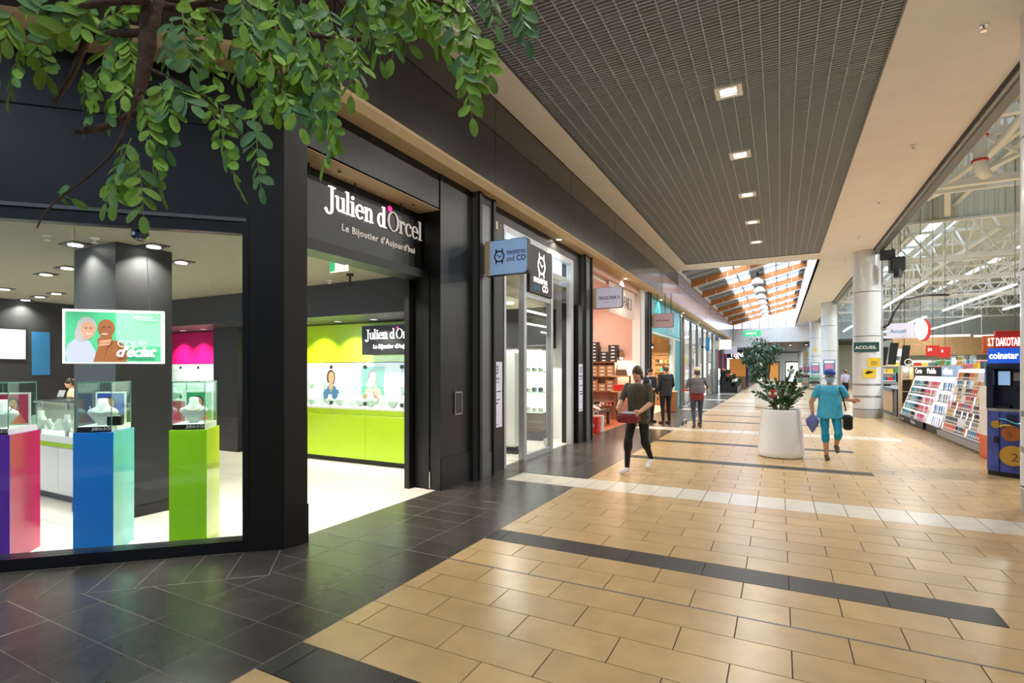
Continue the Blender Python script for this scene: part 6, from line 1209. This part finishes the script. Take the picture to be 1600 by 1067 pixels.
for i, (m, k, cl) in enumerate(leaves):
    if i < 300: o = link('leaf', mc[k] if cl else LV[k][2], tr_); o.matrix_basis = m
    else: (restc if cl else restw).add([m@Vector(q) for q in LV[k][0]], LV[k][1])
restw.build('foliage', 'leaf', tr_, smooth=True, kind='stuff'); restc.build('foliage', 'leaf_cool', tr_, smooth=True, kind='stuff')
# ================================================================= PEOPLE
from mathutils.bvhtree import BVHTree
def person(lab, pos, head, J, Z, vox=.0085, hair='hair_dark', hairstyle='short', bulk=1.0, hem=None, face=True, extra=None, s=1.0, skin='skin', seated=False):
    """one continuous skinned body; J joint positions, Z material of each zone"""
    D = dict(neck=(0, 0, 1.44), head=(0, .025, 1.585), shR=(.18*bulk**.5, 0, 1.385), shL=(-.18*bulk**.5, 0, 1.385), elR=(.23, -.02, 1.11), elL=(-.23, -.02, 1.11), wrR=(.24, .06, .86), wrL=(-.24, .06, .86),
             hipR=(.095, 0, .9), hipL=(-.095, 0, .9), knR=(.1, .01, .49), knL=(-.1, .01, .49), anR=(.1, -.03, .085), anL=(-.1, -.03, .085), toR=(.115, .15, .03), toL=(-.115, .15, .03), hR=(.02, .1, -1), hL=(-.02, .1, -1), dy=0)
    D.update(J); V3 = lambda k: Vector(D[k])
    zones = list(dict.fromkeys(Z.values())); src = MB(); zl = []
    def put(zone, fn):
        n = len(src.f); fn(); zl.extend([zones.index(Z[zone])]*(len(src.f)-n))
    def caps(a, b, ra, rb, zone, seg=12):
        a = Vector(a); b = Vector(b); t = (b-a).normalized()
        put(zone, lambda: src.tube([a-t*ra*.9, a-t*ra*.5, a, a.lerp(b, .5), b, b+t*rb*.5, b+t*rb*.9], [ra*.4, ra*.85, ra, (ra+rb)/2*1.03, rb, rb*.85, rb*.4], seg))
    def loft(R, zone): put(zone, lambda: src.rings([[(cx+rx*math.cos(2*math.pi*k/20), cy+ry*math.sin(2*math.pi*k/20), z) for k in range(20)] for z, rx, ry, cx, cy in R]))
    b = bulk; pz = V3('hipR').z-.9; dy = D['dy']
    chest = lambda z: dy*max(0, (z-.95)/.5)
    loft([(z+pz if True else z, rx*b, ry*b, 0, chest(z)) for z, rx, ry in ((.80, .13, .1), (.86, .168, .12), (.95, .166, .12), (1.02, .152, .112))], 'hips')
    loft([(z+pz, rx*b**.8, ry*b, 0, chest(z)) for z, rx, ry in ((.97, .152, .112), (1.05, .15, .11), (1.15, .155, .115), (1.25, .17, .12), (1.33, .178, .112), (1.39, .155, .092), (1.43, .1, .07))], 'torso')
    if hem: loft([(z+pz, rx*b, ry*b, 0, 0) for z, rx, ry in hem], 'torso')
    nk = V3('neck'); hd = V3('head')
    caps(nk-Vector((0, 0, .05)), hd-Vector((0, .02, .06)), .056, .05, 'neck')
    put('head', lambda: (src.ell(hd+Vector((0, -.01, .03)), .075, .092, .095, 16, 12), src.ell(hd+Vector((0, .018, -.045)), .058, .068, .07, 14, 10), src.ell(hd+Vector((0, .088, -.005)), .013, .02, .022, 8, 6), src.ell(hd+Vector((.076, -.01, -.005)), .012, .02, .03, 8, 6), src.ell(hd+Vector((-.076, -.01, -.005)), .012, .02, .03, 8, 6)))
    for S_ in 'RL':
        sx = 1 if S_ == 'R' else -1
        sh, el, wr, hp, kn, an, to = (V3(k+S_) for k in ('sh', 'el', 'wr', 'hip', 'kn', 'an', 'to'))
        caps(sh, el, .058*b**.5, .046, 'uparm'); 
        if 'sleeve' in Z: caps(sh, sh.lerp(el, .62), .061*b**.5, .057, 'sleeve')
        caps(el, wr, .044, .03, 'forearm')
        caps(hp, kn, .088*b**.7, .06, 'thigh'); caps(kn, an, .058, .038, 'shin')
        if 'calf' in Z: caps(kn, kn.lerp(an, .3), .07, .068, 'calf')
        fo = (to-an); fo.z = 0; fo.normalize()
        put('shoe', lambda: (src.tube([an-fo*.055+Vector((0, 0, -.045)), an-fo*.03+Vector((0, 0, -.04)), an+fo*.06+Vector((0, 0, -.04)), to-fo*.03+Vector((0, 0, .006)), to+fo*.03+Vector((0, 0, .006))], [.024, .04, .043, .042, .02], 12), src.ell(an+Vector((0, 0, -.02)), .042, .045, .045, 10, 8)))
        # hand: palm, four fingers, thumb
        d = Vector(D['h'+S_]).normalized(); n_ = Vector((sx, 0, 0)); side = d.cross(n_)
        side = side.normalized() if side.length > .2 else Vector((0, 1, 0)); n_ = side.cross(d)
        caps(wr, wr+d*.06, .028, .034, 'hand', 10)
        for k, (off, L_) in enumerate(((-.028, .075), (-.01, .085), (.01, .08), (.028, .062))):
            a0 = wr+d*.075+side*off; a1 = a0+d*L_*.55-n_*sx*.006; a2 = a1+(d*.75-n_*.5*sx).normalized()*L_*.5
            put('hand', lambda: src.tube([a0-d*.02, a0, a1, a2, a2+(a2-a1)*.15], [.0095, .0105, .0098, .0085, .005], 8))
        b0 = wr+d*.03-side*.03; b1 = b0+d*.035-side*.022-n_*.012*sx; b2 = b1+d*.03-side*.004-n_*.012*sx
        put('hand', lambda: src.tube([b0, b1, b2, b2+(b2-b1)*.2], [.013, .0115, .0095, .006], 8))
    if extra: extra(caps, loft, put, src)
    me = bpy.data.meshes.new('src'); me.from_pydata(src.v, [], src.f)
    o = bpy.data.objects.new('src', me); COL.objects.link(o)
    md = o.modifiers.new('r', 'REMESH'); md.mode = 'VOXEL'; md.voxel_size = vox; md.use_smooth_shade = True
    sm = o.modifiers.new('s', 'SMOOTH'); sm.factor = .5; sm.iterations = 2
    dg = bpy.context.evaluated_depsgraph_get(); nm = bpy.data.meshes.new_from_object(o.evaluated_get(dg)); bpy.data.objects.remove(o)
    bv = BVHTree.FromPolygons([Vector(v) for v in src.v], src.f)
    nm.materials.clear()
    for z in zones: nm.materials.append(MATS[z])
    nm.polygons.foreach_set('material_index', [zl[bv.find_nearest(p.center)[2]] for p in nm.polygons])
    nm.polygons.foreach_set('use_smooth', [True]*len(nm.polygons)); nm.name = 'body'
    t = thing('person', lab, 'person', (0, 0, 0)); body = link('body', nm, t)
    if face:
        for sx in (-1, 1):
            e = MB().ell(hd+Vector((sx*.03, .078, .012)), .011, .007, .008, 8, 6).build('eye', 'black', t, smooth=True); MB().bar(hd+Vector((sx*.014, .085, .035)), hd+Vector((sx*.046, .078, .034)), .006).build('eyebrow', hair, t)
        MB().ell(hd+Vector((0, .082, -.052)), .022, .007, .006, 8, 6).build('mouth', 'flower_red', t, smooth=True)
    if hairstyle:
        R = []
        for i in range(9):
            th = math.pi*i/8*.62; q = math.sin(th); R.append([(hd.x+.086*q*math.cos(2*math.pi*k/18), hd.y-.016+.104*q*math.sin(2*math.pi*k/18), hd.z+.035+.105*math.cos(th)-(.0 if math.sin(2*math.pi*k/18) > .2 else .075*q*(1 if hairstyle == 'short' else 1.5)*(.2-math.sin(2*math.pi*k/18))/1.2)) for k in range(18)])
        MB().rings(R).build('hair', hair, t, smooth=True)
    t.rotation_euler = (0, 0, head); t.location = pos; t.scale = (s, s, s)
    return t
def loc2w(t, p): return Matrix.LocRotScale(t.location, t.rotation_euler, t.scale)@Vector(p)
PI = math.pi
# woman in turquoise, walking towards the camera
Zt = dict(hips='trouser_teal', torso='shirt_teal', neck='skin', head='skin', uparm='skin', sleeve='shirt_teal', forearm='skin', thigh='trouser_teal', calf='trouser_teal', shin='skin', shoe='shoe_brown', hand='skin')
hem = [(.80, .205, .155), (.82, .207, .157), (.95, .195, .148), (1.05, .18, .14), (1.2, .178, .138), (1.3, .172, .12)]
wm = person('woman in turquoise blouse and cropped trousers walking with a face mask', (.80, 10.86, 0), PI+.1,
  dict(elR=(.31, -.02, 1.10), wrR=(.30, .05, .86), hR=(.0, .15, -1), elL=(-.33, -.05, 1.16), wrL=(-.30, .18, 1.16), hL=(-.8, .5, .05), knR=(.085, .05, .50), anR=(.06, .03, .09), toR=(.07, .21, .032), knL=(-.12, .14, .52), anL=(-.13, -.12, .27), toL=(-.13, .02, .15), dy=.03),
  Zt, vox=.0075, hair='hair_grey', hairstyle='short', bulk=1.1, hem=hem, s=.925)
hd = Vector((0, .025, 1.585))
mk = MB(); mk.rings([[(hd.x+rx*math.cos(a), hd.y+.018+ry*math.sin(a), hd.z+z) for a in [math.radians(-10+200*k/14) for k in range(15)]] for z, rx, ry in ((-.105, .03, .05), (-.085, .058, .075), (-.05, .068, .088), (-.015, .07, .088), (-.0, .066, .08))], True, False)
o = mk.build('face_mask', 'maskblue', smooth=True); o.parent = wm
o = MB().lathe([(.094, .0), (.1, .03), (.088, .08), (.05, .11), (.001, .115)], (0, -.005+.012, 1.66-.02), 20).build('cap', 'blue_print', smooth=True); o.parent = wm; o.scale = (1, 1.12, 1)
o = MB().poly(arc(0, 0, .075, .1, 0, 180), (0, .095, 1.648), Xv, Yv, .008).build('cap_visor', 'blue_print'); o.parent = wm
o = MB().tube([(-.14, .07, 1.4), (-.17, .13, 1.25), (-.21, .16, 1.1), (-.245, .12, .95)], .012, 6).build('bag_strap', 'cloth_dark'); o.parent = wm
sb = thing('shoulder_bag', 'dark navy shoulder bag at the hip of the turquoise-dressed woman', 'bag', loc2w(wm, (-.27, .02, .72)))
p = loc2w(wm, (-.285, .03, .72)); MB().box(p.x-.07, p.x+.07, p.y-.14, p.y+.14, p.z-.12, p.z+.13, .03).build('body', 'navyblack', sb); MB().box(p.x-.074, p.x+.074, p.y-.144, p.y+.12, p.z+.03, p.z+.14, .03).build('flap', 'cloth_dark', sb)
p = loc2w(wm, (.305, .08, .70)); cbg = thing('carrier_bag', 'crumpled blue-violet bag in the hand of the turquoise-dressed woman', 'bag', p)
MB().rings([[(p.x+rx*math.cos(a)*(1+.15*math.sin(3*a)), p.y+ry*math.sin(a), p.z+z) for a in [2*PI*k/14 for k in range(14)]] for z, rx, ry in ((-.17, .01, .01), (-.12, .04, .03), (-.03, .09, .05), (.04, .11, .05), (.1, .07, .035), (.15, .025, .02))]).build('pouch', M('bluebag', '6f78b8', .6, bump=.4, bscale=20), cbg, smooth=True)
MB().tube([p+Vector((-.02, 0, .13)), p+Vector((0, 0, .19)), p+Vector((.02, 0, .13))], .008, 6).build('handle', 'bluebag', cbg)
# couple standing before the turquoise shop
Zm = dict(hips='cloth_black', torso='cloth_dark', neck='skin', head='skin', uparm='cloth_dark', sleeve='cloth_dark', forearm='cloth_dark', thigh='cloth_black', shin='cloth_black', shoe='shoe_brown', hand='skin')
hemm = [(.80, .185, .135), (.83, .187, .137), (1.0, .178, .13), (1.2, .182, .13)]
man = person('man in dark jacket and black trousers standing with his back turned', (-3.0, 15.75, 0), .75, dict(wrR=(.2, .16, .95), elR=(.25, .0, 1.12), hR=(-.3, .6, -.6), hipR=(.1, 0, .9)), Zm, hair='hair_brown', bulk=1.05, hem=hemm, s=1.03, vox=.009)
Zw = dict(Zm, hips='cloth_dark', thigh='cloth_dark', shin='cloth_dark', shoe='cloth_black')
wmn = person('short-haired person in dark coat with a lilac scarf facing the dark-jacketed man', (-3.52, 16.0, 0), -2.3, dict(wrR=(.12, .2, 1.02), elR=(.22, .02, 1.12), hR=(-.4, .5, .2)), Zw, hair='hair_dark', hem=hemm, s=.97, vox=.009)
o = MB().tube([(math.cos(a)*.085, .01+math.sin(a)*.08, 1.45) for a in [2*PI*k/16 for k in range(17)]]+[(.06, .1, 1.3), (.05, .135, 1.12)], .025, 8).build('scarf', 'cloth_lilac', smooth=True); o.parent = wmn
# walker in olive top, black cropped trousers and white trainers
Zo = dict(hips='cloth_black', torso='cloth_olive', neck='skin', head='skin', uparm='cloth_olive', sleeve='cloth_olive', forearm='skin', thigh='cloth_black', calf='cloth_black', shin='skin', shoe='shoe_white', hand='skin')
def wide(caps, loft, put, src):
    for a, b in (((.1, .02, .5), (.09, .1, .2)),): pass
wk = person('walking person in olive top, black trousers and white trainers', (-1.97, 8.12, 0), PI*.93,
  dict(elR=(.24, .12, 1.14), wrR=(.16, .36, 1.05), hR=(-.3, .8, .0), elL=(-.24, .05, 1.12), wrL=(-.18, .3, 1.0), hL=(.3, .8, 0), knR=(.09, .16, .52), anR=(.08, .22, .1), toR=(.09, .40, .04), knL=(-.09, -.06, .5), anL=(-.09, -.30, .19), toL=(-.09, -.14, .07), dy=.05), dict(Zo, shin='cloth_black'), hair='hair_brown', hairstyle='long', hem=[(.80, .18, .14), (.83, .182, .142), (1.0, .17, .13), (1.2, .175, .13)], s=.97, vox=.008)
hb2 = thing('red_folder', 'dark red flat bag held before the walking person in olive', 'bag', loc2w(wk, (0, .3, .9))); p = loc2w(wk, (-.0, .33, .93)); MB().box(p.x-.16, p.x+.16, p.y-.12, p.y+.12, p.z-.1, p.z+.03, .03).build('body', 'cloth_red', hb2); MB().box(p.x-.1, p.x+.1, p.y-.1, p.y+.1, p.z+.031, p.z+.06, .01).build('flap', 'cloth_lilac', hb2)
# person in grey shirt, cream cap and red bag
Zg = dict(hips='cloth_red', torso='cloth_grey', neck='skin', head='skin', uparm='cloth_grey', sleeve='cloth_grey', forearm='skin', thigh='cloth_jean', shin='cloth_jean', shoe='shoe_brown', hand='skin')
gy = person('person in grey shirt, cream cap and red waist wrap beside the glass shop', (-2.0, 14.9, 0), .3, dict(elR=(.3, -.02, 1.16), wrR=(.27, .2, 1.1), hR=(-.3, .9, .1), elL=(-.3, -.02, 1.16), wrL=(-.27, .2, 1.1), hL=(.3, .9, .1), knR=(.1, .1, .5), anR=(.1, .06, .1), toR=(.11, .24, .04), anL=(-.1, -.16, .12), toL=(-.1, .02, .035)), Zg, hair='hair_brown', bulk=1.12, hem=[(1.0, .19, .14), (1.03, .19, .14), (1.2, .18, .13)], s=.97, vox=.009)
o = MB().lathe([(.098, 0), (.1, .05), (.07, .1), (.001, .11)], (0, 0, 1.63), 18).build('cap', 'cream', smooth=True); o.parent = gy
# shopping trolley pushed by the person in grey
ty = thing('shopping_trolley', 'wire shopping trolley in front of the person in grey', 'trolley', (-2.25, 15.6, 0)); tm = MB
B0 = [(-2.5, 15.35), (-2.0, 15.35), (-2.06, 16.15), (-2.44, 16.15)]
for z, sc_ in ((.55, .9), (.68, .94), (.8, .97), (.92, 1.0)):
    cx0, cy0 = -2.25, 15.75; P = [(cx0+(x-cx0)*sc_, cy0+(yy-cy0)*sc_, z) for x, yy in B0]; MB().tube(P+[P[0]], .007, 6).build('rail', 'chrome', ty)
for k in range(4):
    for q in range(5):
        a = Vector((*B0[k], .92)).lerp(Vector((*B0[(k+1) % 4], .92)), q/5); c0 = Vector((-2.25, 15.75, .92)); b_ = c0+(a-c0)*.9; b_.z = .55; MB().bar(a, b_, .006).build('wire', 'chrome', ty)
for x in (-2.46, -2.04): MB().tube([(x, 15.35, .92), (x, 15.25, 1.02)], .012, 6).build('handle_arm', 'chrome', ty); MB().tube([(x, 15.4, .55), (x, 15.45, .15), (x, 16.05, .13)], .012, 6).build('leg', 'chrome', ty)
MB().tube([(-2.48, 15.25, 1.02), (-2.02, 15.25, 1.02)], .018, 8).build('handle', 'red', ty)
for x in (-2.46, -2.04):
    for yy in (15.45, 16.03): MB().tube([(x-.015, yy, .062), (x+.015, yy, .062)], .06, 12).build('wheel', 'black', ty)
# staff at the reception desk of the jeweller, people at the tills
Zs = dict(hips='cloth_black', torso='cloth_black', neck='skin_dark', head='skin_dark', uparm='cloth_black', sleeve='cloth_black', forearm='cloth_black', thigh='cloth_black', shin='cloth_black', shoe='shoe_brown', hand='skin_dark')
person('staff member in black jacket behind the reception desk, right of two', (-12.2, 5.42, .003), PI*.85, dict(wrR=(.15, .25, 1.1), elR=(.25, .05, 1.12), hR=(-.3, .9, 0), wrL=(-.15, .25, 1.1), elL=(-.25, .05, 1.12), hL=(.3, .9, 0), head=(0, .07, 1.55)), Zs, hair='hair_dark', vox=.014, s=.86)
person('staff member in beige top behind the reception desk, left of two', (-12.7, 5.25, .003), PI*.9, dict(head=(0, .06, 1.56), wrR=(.15, .25, 1.1), elR=(.25, .05, 1.12), hR=(-.3, .9, 0)), dict(Zs, torso='beige', uparm='beige', sleeve='beige', forearm='beige', head='skin', neck='skin', hand='skin'), hair='hair_dark', vox=.014, s=.85)
person('shopper in grey coat with back turned between the columns, right of two', (3.55, 30.5, 0), .2, {}, dict(Zm, torso='cloth_grey', uparm='cloth_grey', sleeve='cloth_grey', forearm='cloth_grey'), hair='hair_brown', hem=hemm, vox=.016, face=False)
person('shopper in pale top and dark trousers between the columns, left of two', (3.0, 31.5, 0), .6, {}, dict(Zm, torso='cloth_lilac', uparm='cloth_lilac', sleeve='cloth_lilac', forearm='skin'), hair='hair_dark', vox=.016, face=False, s=.95)
